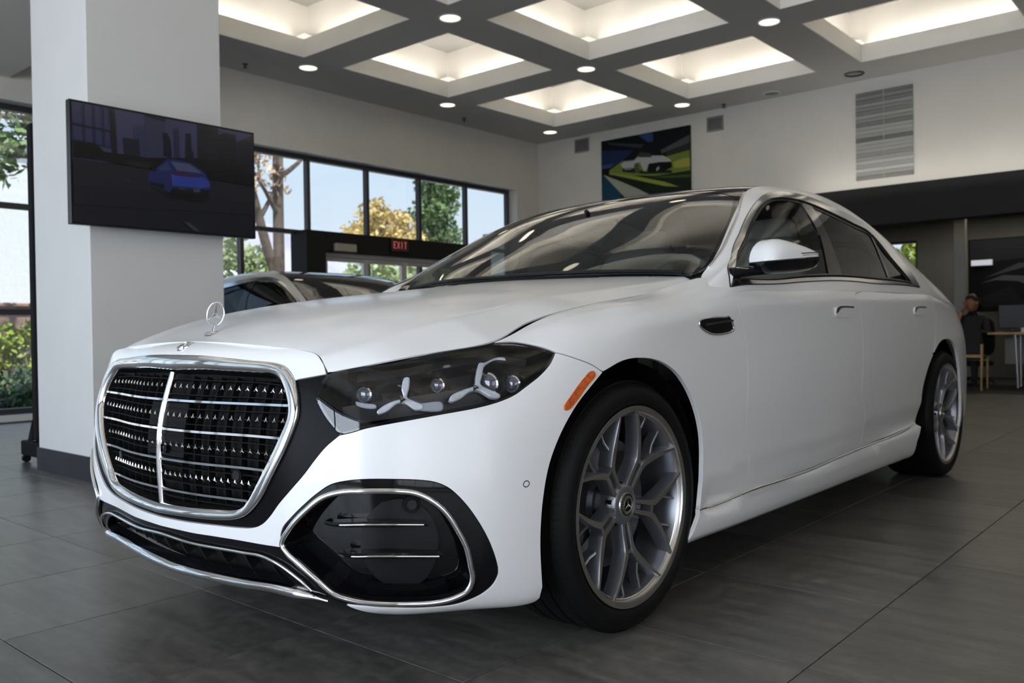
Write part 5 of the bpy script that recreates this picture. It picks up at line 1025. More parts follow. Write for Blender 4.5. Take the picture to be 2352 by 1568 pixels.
    for i in range(n):
        t = R(150 + 60 * i / (n - 1)); c_, s_ = math.cos(t), math.sin(t)
        for x, r_ in ((-.085, .125), (-.072, .14), (-.072, .195), (-.085, .205), (-.145, .205), (-.145, .125)): cb.v.append((x, r_ * c_, r_ * s_))
    for i in range(n - 1):
        for k in range(6): cb.f.append((i * 6 + k, i * 6 + (k + 1) % 6, (i + 1) * 6 + (k + 1) % 6, (i + 1) * 6 + k)); cb.m.append(0)
    cb.f += [tuple(range(6)), tuple(range(6 * n - 6, 6 * n))]; cb.m += [0, 0]
    out.append(('brake_caliper', cb, [M_SATINB], 30))
    return out
WP = {}
def add_wheel(parent, x, y, side, width, spin=0.0):
    w = empty('wheel', parent, (x * side, y, .3555)); key = width
    if key not in WP:
        WP[key] = []
        for nm, b, ms, sm in wheel_parts(width):
            o = b.build(nm, ms, w, smooth=sm); bm_fix(o) if nm not in ('cap_wreath', 'cap_centre') else None; WP[key].append((nm, o.data))
    else:
        for nm, me in WP[key]: link(bpy.data.objects.new(nm, me), w)
    w.rotation_euler = (R(spin), 0, 0 if side > 0 else math.pi)
    return w
add_wheel(CAR, .925, .87, 1, .255); add_wheel(CAR, .935, 4.086, 1, .285, 14); add_wheel(CAR, .925, .87, -1, .255); add_wheel(CAR, .935, 4.086, -1, .285)
# wheel housings
for y, rr in ((.86, .405), (4.02, .44)):
    a = np.linspace(R(-6), R(186), 28); b = MB(); m = len(a)
    for x in (.905, .60):
        for t in a: b.v.append((x, y + rr * math.cos(t), .36 + rr * math.sin(t)))
    b.f = [(i, i + 1, m + i + 1, m + i) for i in range(m - 1)] + [tuple(range(m, 2 * m))]; b.m = [0] * len(b.f)
    o = b.build('wheel_housing', M_MATTEB, CAR, smooth=40); mirrored(o)
# underbody and inner tub
ub = MB()
ub.bbox(-.80, .80, .40, 4.55, .17, .24, .02); ub.bbox(-.58, .58, .14, 1.30, .24, .60, .03); ub.bbox(-.86, .86, 1.28, 3.60, .24, .62, .03); ub.bbox(-.58, .58, 3.6, 4.9, .24, .70, .03)
ub.build('underbody', M_MATTEB, CAR)
ub = MB(); ub.bbox(-.56, .56, .25, .80, .60, .735, .02); ub.bbox(-.60, .60, .78, 1.42, .60, .80, .02); ub.build('engine_bay', M_MATTEB, CAR)
for s in (1, -1):
    b = MB(); x0, x1 = sorted((s * .82, s * .875)); b.bbox(x0, x1, 1.42, 3.62, .55, 1.0, .02); b.build('inner_door_trim', M_HIDE, CAR)
b = MB(); b.bbox(-.70, .70, 3.66, 4.25, .70, .99, .03); b.build('parcel_shelf', M_DASH, CAR)
# interior: dashboard, wheel, seats, mirror
def rounded(sx, sy, sz, r=.3, n=10, e=.45):
    """superellipsoid block"""
    V = []; F = []; nu, nv = 24, 14
    f = lambda w, p: math.copysign(abs(w)**p, w)
    for j in range(nv + 1):
        v = -math.pi / 2 + math.pi * j / nv
        for i in range(nu):
            u = 2 * math.pi * i / nu; V.append((sx * f(math.cos(v), e) * f(math.cos(u), e), sy * f(math.cos(v), e) * f(math.sin(u), e), sz * f(math.sin(v), e)))
    for j in range(nv):
        for i in range(nu): F.append((j * nu + i, j * nu + (i + 1) % nu, (j + 1) * nu + (i + 1) % nu, (j + 1) * nu + i))
    return V, F
b = MB(); V, F = rounded(.78, .27, .11); b.add([(x, y * (1 - .25 * abs(x)) + 1.80 - .12 * (x / .78)**2 * -1, z + .915) for x, y, z in V], F); o = b.build('dashboard', M_DASH, CAR, smooth=60); bm_fix(o)
b = MB(); a = np.linspace(0, 2 * math.pi, 40, endpoint=False); b.add(*sweep(np.stack([.185 * np.cos(a), 0 * a, .18 * np.sin(a)], 1), oval(.017, .015, 10), np.tile((0., 1., 0.), (40, 1)), True)); b.v = [(x + .34, y * .9 + z * .38 + 2.10, z * .92 + 1.005) for x, y, z in b.v]
SW = b.build('steering_wheel', M_HIDE, CAR, smooth=60); bm_fix(SW)
b = MB(); V, F = rounded(.075, .03, .06); b.add([(x + .34, y + z * .38 + 2.08, z + .99) for x, y, z in V], F); [b.add(*sweep([(.34 + dx * .06, 2.08, .99), (.34 + dx * .17, 2.10, 1.0 + dz)], oval(.014, .01, 8))) for dx, dz in ((1, .02), (-1, .02))]
b.cyl((.34, 2.08, .985), (.34, 1.88, .93), .035); b.build('steering_hub', M_DASH, SW, smooth=50)
for sx, y0 in ((.37, 2.55), (-.37, 2.55), (.37, 3.45), (-.37, 3.45)):
    b = MB(); V, F = rounded(.25, .27, .12); b.add([(x + sx, y + y0 - .05, z + .64) for x, y, z in V], F); SE = b.build('seat', M_HIDE, CAR, smooth=60); bm_fix(SE)
    b = MB(); V, F = rounded(.245, .075, .33); b.add([(x * (1 - .12 * z), y + .26 + (z + .33) * .32 + y0 - .05, z + .98) for x, y, z in [(x + 0, y, z) for x, y, z in V]], F); b.v = [(x + sx, y, z) for x, y, z in b.v]; o = b.build('seat_back', M_HIDE, SE, smooth=60); bm_fix(o)
    b = MB(); V, F = rounded(.135, .055, .085); b.add([(x + sx, y + .52 + y0 - .05, z + 1.325 - (.09 if y0 > 3 else 0)) for x, y, z in V], F); o = b.build('headrest', M_HIDE, SE, smooth=60); bm_fix(o)
b = MB(); V, F = rounded(.13, .02, .035); b.add([(x, y + 1.98, z + 1.34) for x, y, z in V], F); b.cyl((0, 1.98, 1.36), (0, 1.93, 1.385), .01); o = b.build('interior_mirror', M_SATINB, CAR, smooth=50)
b = MB(); b.bbox(.55, .76, 1.72, 1.76, 1.0, 1.0 + .001, .0003); 
# wipers lying at the foot of the screen
for x0, x1, u in ((.62, -.05, .012), (.05, -.60, .012)):
    st = [(u, GREEN_TMID - x0), (u + .006, GREEN_TMID - (x0 + x1) / 2), (u, GREEN_TMID - x1)]
    strip('wiper', GREEN, st, [(-.005, 0), (.005, 0), (.003, .008), (-.003, .008)], M_SATINB, CAR, off=.001, sides=(False,))

# --- door mirrors, folded back along the doors
M_AMBERW = mat('white_signal_lens', (.72, .72, .72), .2, coat=.3, var=.05)
def make_mirror(mirror):
    k = lambda o: mirrored_in_place(o) if mirror else o
    A, B = np.array((.950, 1.605)), np.array((1.050, 1.905)); ax = (B - A) / np.linalg.norm(B - A); dn = np.array((ax[1], -ax[0]))
    ws_ = [0, .02, .06, .12, .2, .3, .42, .55, .68, .8, .9, .96, .99, 1.0]
    top = lambda w: np.interp(w, [0, .02, .06, .12, .2, .3, .45, .7, .9, .97, 1], [1.098, 1.118, 1.137, 1.153, 1.163, 1.166, 1.161, 1.146, 1.132, 1.126, 1.116])
    spl = lambda w: 1.083 + .028 * w
    bot = lambda w: np.interp(w, [0, .04, .12, .3, .6, .85, .95, 1], [1.066, 1.052, 1.042, 1.042, 1.050, 1.060, 1.073, 1.100])
    dep = lambda w: .078 * math.sqrt(max(.02, 1 - abs(2 * w * .92 - .80)**3.2 if w > .4 else 1 - abs(2 * w * 1.0 - .92)**4.5)) * (1 - .35 * w)
    def half(lo, hi, n, g):
        V = []; F = []
        for w in ws_:
            t, b_, h0, h1 = top(w), bot(w), lo(w), hi(w); zc, hh = (t + b_) / 2, (t - b_) / 2
            for j in range(n + 1):
                q = math.sin(math.pi / 2 * j / n) if g > 0 else 1 - math.cos(math.pi / 2 * j / n)
                z = h0 + (h1 - h0) * q; o_ = dep(w) * max(0, 1 - abs((z - zc) / hh)**2.2)**.5; p = A + ax * w * np.linalg.norm(B - A) + dn * o_
                V.append((p[0], p[1], z))
            for j in (1, 0):
                p = A + ax * w * np.linalg.norm(B - A) - dn * .028; V.append((p[0], p[1], (h0, h1)[j]))
        m = n + 3
        for i in range(len(ws_) - 1):
            for j in range(m): F.append((i * m + j, i * m + (j + 1) % m, (i + 1) * m + (j + 1) % m, (i + 1) * m + j))
        F += [tuple(range(m)), tuple(range((len(ws_) - 1) * m, len(ws_) * m))]; return V, F
    V, F = half(spl, lambda w: top(w) - .0005, 10, 1); D = MB().add(V, F).build('door_mirror', M_PAINT, CAR, smooth=50); bm_fix(D); k(D)
    V, F = half(lambda w: bot(w) + .0005, lambda w: spl(w) - .003, 10, -1); o = MB().add(V, F).build('mirror_base', M_GLOSSB, D, smooth=50); bm_fix(o); k(o)
    L_ = np.linalg.norm(B - A); pts = []
    for w in np.linspace(.5, .97, 12):
        z = spl(w) + .010; zc, hh = (top(w) + bot(w)) / 2, (top(w) - bot(w)) / 2; o_ = np.interp(w, ws_, [dep(q) for q in ws_]) * max(0, 1 - abs((z - zc) / hh)**2.2)**.5; p = A + ax * w * L_ + dn * (o_ + .0005); pts.append((p[0], p[1], z))
    o = MB().add(*sweep(pts, oval(.0035, .0022, 8), None)).build('turn_signal', M_AMBERW, D, smooth=60); bm_fix(o); k(o)
    o = MB().add(*sweep([(p[0], p[1], p[2] + .0055) for p in pts], oval(.0012, .0016, 6), None)).build('signal_groove', M_SATINB, D, smooth=60); bm_fix(o); k(o)
    o = MB().add(*sweep([(.895, 1.53, 1.040), (.915, 1.55, 1.046), (.945, 1.60, 1.052), (.975, 1.68, 1.058), (.985, 1.74, 1.06)], oval(.016, .020, 14), None, scale=[1.2, .95, .9, .9, .6])).build('mirror_arm', M_GLOSSB, D, smooth=60); bm_fix(o); k(o)
    o = MB().add(*sweep([(.913, 1.535, 1.062), (.933, 1.56, 1.058), (.95, 1.60, 1.060)], oval(.004, .003, 8), None)).build('arm_trim', M_CHROME, D, smooth=60); bm_fix(o); k(o)
    p0, p1 = A - dn * .0285 + ax * .03, A - dn * .0285 + ax * (L_ - .03); b_ = MB(); b_.add([(p0[0], p0[1], 1.085), (p1[0], p1[1], 1.105), (p1[0], p1[1], 1.118), (p0[0] + .02 * ax[0], p0[1] + .02 * ax[1], 1.15)], [(0, 1, 2, 3)]); o = b_.build('mirror_glass', M_CHROME, D); k(o)
    return D
MIRS = []
for s in (False, True): MIRS.append(make_mirror(s))
MIRS[1].location = (.055, .30, -.035)               # the far mirror sits folded tight against its door
# inner corner trim where the mirror meets the door
# ---------------------------------------------------------------- flat pictures made of coloured shapes
_pm = {}
def srgb(c): return tuple((v / 255 / 12.92 if v / 255 <= .04045 else ((v / 255 + .055) / 1.055)**2.4) for v in c)
def picmat(c, glow):
    k = (tuple(c), glow)
    if k not in _pm:
        if glow:
            m = mat('screen_colour', (.005, .005, .006), .18, spec=.5, emit=srgb(c), es=glow)
        else: m = mat('print_colour', srgb(c), .7, spec=.15, bump=.03)
        _pm[k] = m
    return _pm[k]
def picture(name, parent, shapes, fx, glow=0.0, step=.0004):
    """one mesh of flat polygons, each a hair in front of the last"""
    b = MB(); ms = []
    for i, (col, P) in enumerate(shapes):
        m = picmat(col, glow)
        if m not in ms: ms.append(m)
        P = np.array(P, float)
        if len(P) > 4 or True:
            t = tessellate_polygon([[Vector((x, y, 0)) for x, y in P]])
            b.add([fx(x, y, i * step) for x, y in P], t, ms.index(m))
    o = b.build(name, ms, parent); return o
from mathutils.geometry import tessellate_polygon

# television on the pillar
TVX, y0, y1, z0, z1 = -2.80, .862, 2.05, 1.497, 2.203
TV = thing('television', 'flat black television on the white pillar showing a blue car on a city road', 'television', (TVX, (y0 + y1) / 2, (z0 + z1) / 2))
hy, hz = (y1 - y0) / 2, (z1 - z0) / 2
MB().bbox(-.045, 0, -hy, hy, -hz, hz, .004).build('case', M_SATINB, TV)
MB().bbox(-.126, -.044, -.20, .20, -.20, .20, .005).build('wall_mount', M_MATTEB, TV)
def tvc(x, y):
    u = (x - 95 + (y - 40) * .011) / 1957; tp = 40 + (x - 95) * .1765; bt = 1365 + (x - 80) * .074; v = (y - tp) / (bt - tp); u = u * 1.0; u = u / (u + (1 - u) * .853) * 1.0
    return min(max(u, .012), .988), min(max(v, .02), .98)
def tvs(c, *pts): return (c, [tvc(*p) for p in pts])
shapes = [((17, 19, 28), [(.012, .02), (.988, .02), (.988, .98), (.012, .98)]),
 tvs((52, 52, 80), (95, 40), (2060, 380), (2060, 760), (90, 700)),
 tvs((22, 25, 50), (90, 40), (455, 100), (470, 560), (90, 500)), tvs((38, 42, 72), (120, 60), (190, 70), (190, 480), (120, 470)), tvs((38, 42, 72), (215, 75), (270, 85), (270, 500), (215, 490)), tvs((38, 42, 72), (295, 90), (345, 95), (350, 520), (300, 510)), tvs((38, 42, 72), (370, 100), (405, 105), (420, 540), (375, 530)), tvs((14, 15, 26), (90, 290), (430, 360), (430, 385), (90, 315)),
 tvs((10, 10, 16), (430, 130), (470, 140), (480, 620), (430, 620)), tvs((40, 43, 70), (640, 300), (740, 290), (740, 640), (620, 620)), tvs((20, 21, 36), (530, 430), (680, 450), (690, 700), (540, 680)), tvs((44, 46, 68), (745, 180), (950, 215), (950, 640), (745, 620)), tvs((16, 18, 28), (745, 180), (950, 215), (945, 255), (745, 205)),
 tvs((12, 14, 22), (915, 365), (965, 375), (1000, 470), (1005, 640), (920, 620)), tvs((30, 33, 56), (1030, 330), (1085, 320), (1090, 640), (1030, 640)), tvs((12, 14, 22), (1165, 375), (1220, 380), (1225, 560), (1245, 570), (1245, 660), (1150, 650)), tvs((20, 19, 27), (1300, 270), (1550, 300), (1555, 780), (1290, 740)), tvs((12, 12, 18), (1550, 400), (1640, 370), (1780, 400), (1800, 820), (1550, 780)), tvs((16, 17, 26), (1800, 470), (2060, 420), (2060, 940), (1790, 860)),
 tvs((8, 9, 11), (90, 480), (300, 510), (360, 590), (760, 640), (1300, 640), (1600, 740), (2060, 860), (2060, 960), (1400, 860), (760, 760), (400, 700), (90, 660)), tvs((24, 26, 22), (560, 690), (780, 700), (780, 760), (560, 720)),
 tvs((25, 26, 33), (90, 665), (760, 770), (1400, 880), (2060, 975), (2060, 1140), (90, 1000)), tvs((20, 21, 29), (90, 950), (2060, 1120), (2060, 1260), (90, 1160)), tvs((48, 48, 64), (1105, 1325), (1170, 1330), (1295, 1430), (1235, 1432)), tvs((44, 44, 58), (525, 865), (550, 868), (590, 912), (570, 910)),
 tvs((6, 7, 10), (770, 950), (930, 1010), (1430, 1010), (1400, 1110), (1330, 1125), (960, 1075)),
 tvs((24, 32, 78), (745, 870), (760, 800), (850, 735), (940, 655), (1010, 650), (1200, 690), (1290, 745), (1370, 800), (1420, 890), (1432, 1000), (1410, 1060), (960, 1010), (930, 985), (770, 945)), tvs((36, 54, 132), (985, 810), (1360, 850), (1420, 905), (1425, 950), (1330, 962), (1000, 935)), tvs((66, 70, 100), (985, 675), (1190, 705), (1320, 790), (1330, 805), (1050, 775)), tvs((44, 50, 84), (850, 760), (950, 680), (990, 775), (880, 780)),
 tvs((70, 12, 22), (1005, 800), (1290, 835), (1290, 850), (1010, 825)), tvs((9, 11, 26), (770, 900), (910, 920), (905, 975), (775, 940)), tvs((8, 9, 13), (1000, 960), (1425, 985), (1405, 1060), (960, 1020)), tvs((50, 50, 66), (1225, 960), (1305, 965), (1300, 1010), (1225, 1005)), tvs((36, 38, 56), (1060, 950), (1140, 955), (1140, 985), (1060, 980)), tvs((10, 12, 18), (780, 745), (825, 745), (830, 790), (790, 780))]
picture('screen_image', TV, shapes, lambda u, v, d: (.0006 + d, -hy + 2 * hy * u, hz - 2 * hz * v), glow=.55)

# poster on the back wall
def posc(x, y):
    u = (x - 120) / 1895; tp = 410 - (x - 120) * .164; return min(max(u, 0), 1), min(max((y - tp) / 1480, 0), 1)
def pos(c, *pts): return (c, [posc(*p) for p in pts])
px0, px1, pz0, pz1 = -6.015, -4.352, 2.90, 4.0
PO = thing('car_poster', 'large print of a silver sports car on a blurred green road, high on the wall', 'poster', ((px0 + px1) / 2, YB, (pz0 + pz1) / 2))
pw, ph = (px1 - px0) / 2, (pz1 - pz0) / 2
MB().bbox(-pw, pw, -.035, -.001, -ph, ph, .003).build('canvas', M_SATINB, PO)
shapes = [((14, 17, 20), [(0, 0), (1, 0), (1, 1), (0, 1)]), pos((30, 44, 80), (120, 620), (840, 615), (560, 870), (330, 1000), (120, 1030)), pos((52, 72, 112), (120, 960), (420, 900), (330, 1000), (120, 1030)), pos((44, 70, 112), (930, 275), (1260, 240), (1270, 430), (1150, 440)), pos((54, 54, 64), (270, 440), (1080, 490), (1000, 570), (300, 480)), pos((76, 76, 80), (1420, 620), (2010, 300), (2010, 460), (1440, 690)), pos((40, 46, 38), (1500, 680), (2010, 470), (2010, 640), (1560, 740)),
 pos((104, 120, 48), (300, 1060), (600, 850), (1500, 760), (2010, 620), (2020, 1060), (1400, 1170), (300, 1160)), pos((150, 150, 72), (1660, 880), (1850, 800), (2010, 780), (2020, 960), (1700, 1000)), pos((24, 32, 24), (150, 1150), (330, 1160), (900, 1230), (1400, 1150), (2030, 1040), (2030, 1900), (120, 1900)), pos((128, 140, 58), (330, 1110), (900, 1180), (1500, 1290), (1800, 1390), (1500, 1380), (340, 1150)), pos((150, 152, 140), (170, 1160), (560, 1300), (950, 1460), (1400, 1800), (700, 1700), (420, 1420)), pos((24, 64, 86), (150, 1150), (560, 1560), (600, 1900), (120, 1900)), pos((60, 76, 34), (1250, 1190), (2030, 1120), (2030, 1180), (1500, 1210)),
 pos((26, 36, 26), (600, 1010), (850, 1010), (1100, 1080), (1640, 1040), (1660, 1100), (1100, 1130), (600, 1090)), pos((168, 168, 170), (560, 930), (640, 870), (850, 845), (930, 760), (1100, 735), (1480, 735), (1645, 830), (1620, 860), (1180, 900), (1120, 1050), (1070, 1070), (980, 880), (890, 900), (830, 1010), (620, 1010)), pos((48, 64, 54), (920, 740), (990, 660), (1200, 680), (1245, 770), (970, 770)), pos((10, 12, 10), (1170, 915), (1400, 870), (1645, 870), (1655, 980), (1500, 1060), (1140, 1090)), pos((72, 84, 62), (870, 910), (950, 890), (985, 1100), (880, 1120)), pos((150, 155, 165), (1330, 1010), (1390, 960), (1400, 1010), (1340, 1070)), pos((110, 130, 120), (640, 1010), (820, 990), (800, 1040), (660, 1050))]
picture('print', PO, shapes, lambda u, v, d: (-pw + 2 * pw * u, -.0352 - d * 2, ph - 2 * ph * v))

# wall vents and the tall louvre
M_VENT = mat('grey_vent_metal', (.24, .24, .23), .5, bump=.05); M_VENTD = mat('vent_dark', (.06, .06, .06), .7, bump=.05)
for (xa, xb, za, zb, l) in ((-6.58, -6.29, 3.885, 4.114, 'square grey air vent left of the poster'), (-4.077, -3.805, 3.84, 4.063, 'square grey air vent right of the poster')):
    t = thing('wall_vent', l, 'air vent', ((xa + xb) / 2, YB, (za + zb) / 2), group='wall vents'); w, h = (xb - xa) / 2, (zb - za) / 2
    MB().box(-w, w, -.006, 0, -h, h).build('backing', M_VENTD, t)
    b = MB(); b.bbox(-w, w, -.022, -.004, h - .02, h, .003); b.bbox(-w, w, -.022, -.004, -h, -h + .02, .003); b.bbox(-w, -w + .02, -.022, -.004, -h + .02, h - .02, .003); b.bbox(w - .02, w, -.022, -.004, -h + .02, h - .02, .003); b.build('frame', M_VENT, t)
    for k in range(7):
        z = -h + .03 + k * (2 * h - .06) / 6; s_ = MB(); s_.add([(-w + .02, -.020, z - .010), (w - .02, -.020, z - .010), (w - .02, -.008, z + .008), (-w + .02, -.008, z + .008), (-w + .02, -.022, z - .008), (w - .02, -.022, z - .008), (w - .02, -.010, z + .010), (-w + .02, -.010, z + .010)], [(0, 3, 2, 1), (4, 5, 6, 7), (0, 1, 5, 4), (2, 3, 7, 6), (1, 2, 6, 5), (0, 4, 7, 3)]); s_.build('slat', M_VENT, t)
xa, xb, za, zb = -1.845, -1.115, 2.825, 4.0
t = thing('louvre_panel', 'tall grey striped louvre panel on the white wall above the black fascia', 'louvre', ((xa + xb) / 2, YB - .001, (za + zb) / 2)); w, h = (xb - xa) / 2, (zb - za) / 2
MB().box(-w, w, -.008, 0, -h, h).build('backing', M_VENTD, t)
M_STEELG = mat('grey_post', (.42, .42, .40), .5, bump=.03)
greys = [.17, .24, .20, .30, .24, .20, .33, .27, .18, .36, .33, .31, .16, .34, .36, .31, .27, .36, .40, .34, .42, .30, .22]; n = len(greys)
for sx in (0, 1):
    for k in range(n):
        zt = h - k * 2 * h / n; zb_ = zt - 2 * h / n; x_0, x_1 = (-w, -.004) if sx == 0 else (.004, w); tl = .010 + .010 * ((k * 7) % 5) / 4
        MB().add([(x_0, -.012, zt - .002), (x_1, -.012, zt - .002), (x_1, -.012 - tl, zb_ + .002), (x_0, -.012 - tl, zb_ + .002), (x_0, -.008, zt - .002), (x_1, -.008, zt - .002), (x_1, -.008, zb_ + .002), (x_0, -.008, zb_ + .002)], [(0, 3, 2, 1), (4, 5, 6, 7), (0, 1, 5, 4), (3, 7, 6, 2), (0, 4, 7, 3), (1, 2, 6, 5)]).build('slat', mat('louvre_grey', (greys[k] * 1.25,) * 2 + (greys[k] * 1.18,), .5, bump=.04), t)
MB().bbox(-.004, .004, -.026, -.008, -h, h, .001).build('centre_post', M_STEELG, t)

# tall signage stand behind the pillar
t = thing('display_stand', 'tall black display panel on a castor foot beside the white pillar', 'display stand', (-3.99, 1.10, 0))
MB().bbox(-.035, .035, -.02, .75, .16, 2.30, .01).build('panel', M_MATTEB, t)
b = MB(); b.bbox(-.22, .22, -.03, .02, .05, .15, .008); b.bbox(-.22, .22, .68, .74, .05, .15, .008); b.bbox(-.05, .05, .0, .72, .06, .16, .008); b.add([(-.035, -.02, .15), (-.12, -.02, .15), (-.035, -.02, .30), (-.035, .03, .15), (-.12, .03, .15), (-.035, .03, .30)], [(0, 2, 1), (3, 4, 5), (1, 2, 5, 4)]); b.build('foot', M_MATTEB, t)
for x in (-.19, .19):
    for y in (-.005, .71): MB().cyl((x - .015, y, .026), (x + .015, y, .026), .026, n=16).cyl((x, y, .03), (x, y, .055), .012, n=8).build('castor', M_MATTEB, t, smooth=40)

# black lounge chair, mostly outside the right edge
t = thing('lounge_chair', 'black leather lounge chair cut off by the right edge of the picture', 'chair', (2.19, 1.56, 0), rz=R(-25))
V, F = rounded(.33, .33, .105, e=.5); b = MB().add([(x, y, z + .31) for x, y, z in V], F); o = b.build('seat', mat('black_leather', (.012, .012, .012), .38, bump=.2, bscale=120), t, smooth=60); bm_fix(o); LB = o.data.materials[0]
V, F = rounded(.33, .08, .26, e=.5); b = MB().add([(x, y + .33 + (z + .26) * .15, z + .56) for x, y, z in V], F); o = b.build('backrest', LB, t, smooth=60); bm_fix(o)
MB().cyl((0, 0, .02), (0, 0, .24), .03, n=16).build('column', M_CHROME, t, smooth=40); MB().lathe([(.0001, .024), (.05, .022), (.22, .012), (.23, .0)], 'z', n=32).build('base', M_CHROME, t, smooth=50)

# ---------------------------------------------------------------- sales office behind the opening
M_OAK = mat('light_oak', (.38, .25, .11), .45, bump=.1, bscale=30, var=.2, vscale=14); M_WALNUT = mat('brown_wood', (.10, .055, .028), .5, bump=.1, bscale=30, var=.25, vscale=9); M_BLKFAB = mat('black_fabric', (.012, .012, .013), .85, bump=.3, bscale=400); M_STEEL = mat('grey_steel', (.40, .40, .42), .35, metal=.6, bump=.03); M_TAUPE = mat('taupe_panel', (.20, .17, .13), .6, bump=.05)
t = thing('visitor_chair', 'black-backed visitor chair with oak legs in front of the office desk', 'chair', (-.66, 11.36, 0), rz=R(4))
b = MB(); b.bbox(-.22, .22, -.20, -.15, .47, .80, .02); b.build('backrest', M_BLKFAB, t); MB().bbox(-.22, .22, -.20, .24, .40, .46, .02).build('seat', M_BLKFAB, t); b = MB()
b.bbox(-.235, .235, -.215, -.185, .425, .465, .005); b.bbox(-.235, .235, .23, .26, .37, .41, .005); b.build('seat_rail', M_OAK, t)
for sx in (-1, 1):
    for sy, y in ((-1, -.20), (1, .245)): MB().cyl((sx * .215, y + sy * .02, 0), (sx * .222, y, .43 if sy > 0 else .60), .012, .018, n=10).build('leg', M_OAK, t, smooth=40)
t = thing('office_desk', 'oak-topped office desk with steel legs in the dark office', 'desk', (.42, 12.2, 0))
MB().bbox(-.92, 1.1, -.38, .40, .715, .745, .004).build('desktop', M_OAK, t)
for x, y in ((-.60, -.30), (-.60, .05), (1.0, -.30), (1.0, .32)): MB().cyl((x + (.03 if y < 0 else 0), y, 0), (x, y, .715), .016, .02, n=12).build('leg', M_STEEL, t, smooth=40)
MB().bbox(-.82, -.58, .18, .20, .30, .70, .004).build('modesty_panel', mat('pale_panel', (.34, .33, .31), .6, bump=.03), t); MB().bbox(-.45, 1.05, .30, .33, .12, .70, .004).build('modesty_panel', M_WALNUT, t)
t = thing('desk_screen', 'taupe desk partition at the right edge behind the desk', 'partition', (.45, 12.75, 0)); MB().bbox(-.60, 1.2, -.02, .02, .02, 1.04, .006).build('panel', M_TAUPE, t); MB().bbox(-.61, 1.21, -.025, .025, 1.04, 1.055, .003).build('cap_rail', M_STEEL, t)
t = thing('monitor', 'black computer monitor seen from behind on the oak desk', 'monitor', (-.30, 12.35, .745), rz=R(8)); MB().bbox(-.17, .17, -.025, .025, .05, .38, .01).build('screen_back', M_SATINB, t); b = MB(); b.bbox(-.1, .1, -.08, .08, 0, .012, .004); b.bbox(-.02, .02, -.01, .03, .012, .20, .004); b.build('stand', M_SATINB, t)
M_PAPER = mat('white_card', (.70, .68, .64), .6, bump=.03)
for x, l in ((-.12, 'small white box on the oak desk, nearer the monitor'), (.03, 'small white box on the oak desk at the picture edge')):
    t = thing('card_box', l, 'box', (x + .02, 12.15, .745), group='boxes on the office desk'); MB().bbox(-.05, .05, -.04, .04, 0, .045, .003).build('carton', M_PAPER, t); MB().bbox(-.052, .052, -.042, .042, .045, .06, .003).build('lid', M_PAPER, t)
t = thing('wall_graphic', 'dark wall graphic of a car behind the seated person', 'wall graphic', (.05, 13.6, 1.55))
MB().bbox(-1.18, 1.6, -.02, .02, -.50, .62, .004).build('board', M_MATTEB, t)
picture('print', t, [((20, 21, 24), [(-1.15, -.48), (1.57, -.48), (1.57, .60), (-1.15, .60)]), ((40, 41, 46), [(-1.15, .25), (1.57, .42), (1.57, .60), (-1.15, .60)]), ((70, 70, 76), [(-.95, .02), (-.4, .16), (.3, .22), (1.2, .34), (.3, .28), (-.5, .22)]), ((84, 84, 90), [(-1.0, -.06), (-.7, .05), (-.35, .02), (-.1, -.14), (.2, -.18), (-.2, -.20), (-.5, -.05), (-.8, -.02)]), ((12, 12, 13), [(-.3, -.2), (.1, .1), (.9, .2), (1.5, .2), (1.5, -.4), (-.2, -.4)]), ((110, 20, 20), [(.05, .06), (.5, .14), (.9, .18), (.5, .16)]), ((30, 31, 34), [(-1.1, -.3), (-.6, -.12), (-.4, -.4), (-1.1, -.45)])], lambda u, v, d: (u, -.0205 - d * 2, v))
t = thing('wall_sign', 'small glowing white sign on the dark office wall', 'sign', (-.93, 13.55, 1.80)); MB().bbox(-.15, .15, -.03, .0, -.045, .045, .004).build('case', M_TRIM, t); MB().box(-.14, .14, -.033, -.0305, -.038, .038).build('lit_face', emis('sign_white', (.85, .88, 1.0), .62), t)
t = thing('office_column', 'pale grey column between the glass and the wall graphic', 'column', (-1.03, 12.7, 0)); MB().bbox(-.075, .075, -.06, .06, 0, 2.62, .004).build('shaft', mat('pale_grey_paint', (.26, .26, .24), .6, bump=.05), t); MB().bbox(-.085, .085, -.07, .07, 0, .1, .004).build('plinth', M_VENTD, t)
for k, (x, y, l) in enumerate(((-.98, 12.35, 'warm office ceiling lamp on the left of a close pair'), (-.86, 12.1, 'warm office ceiling lamp on the right of a close pair'))):
    t = thing('office_lamp', l, 'ceiling light', (x, y, 2.40), group='office ceiling lamps'); MB().bbox(-.09, .09, -.09, .09, .0, .03, .006).build('housing', M_TRIM, t); MB().cyl((0, 0, .03), (0, 0, .22), .008, n=8).build('drop_rod', M_STEEL, t); MB().box(-.08, .08, -.08, .08, -.004, -.001).build('diffuser', emis('office_lamp_glow', (1.0, .76, .42), 2.6), t)

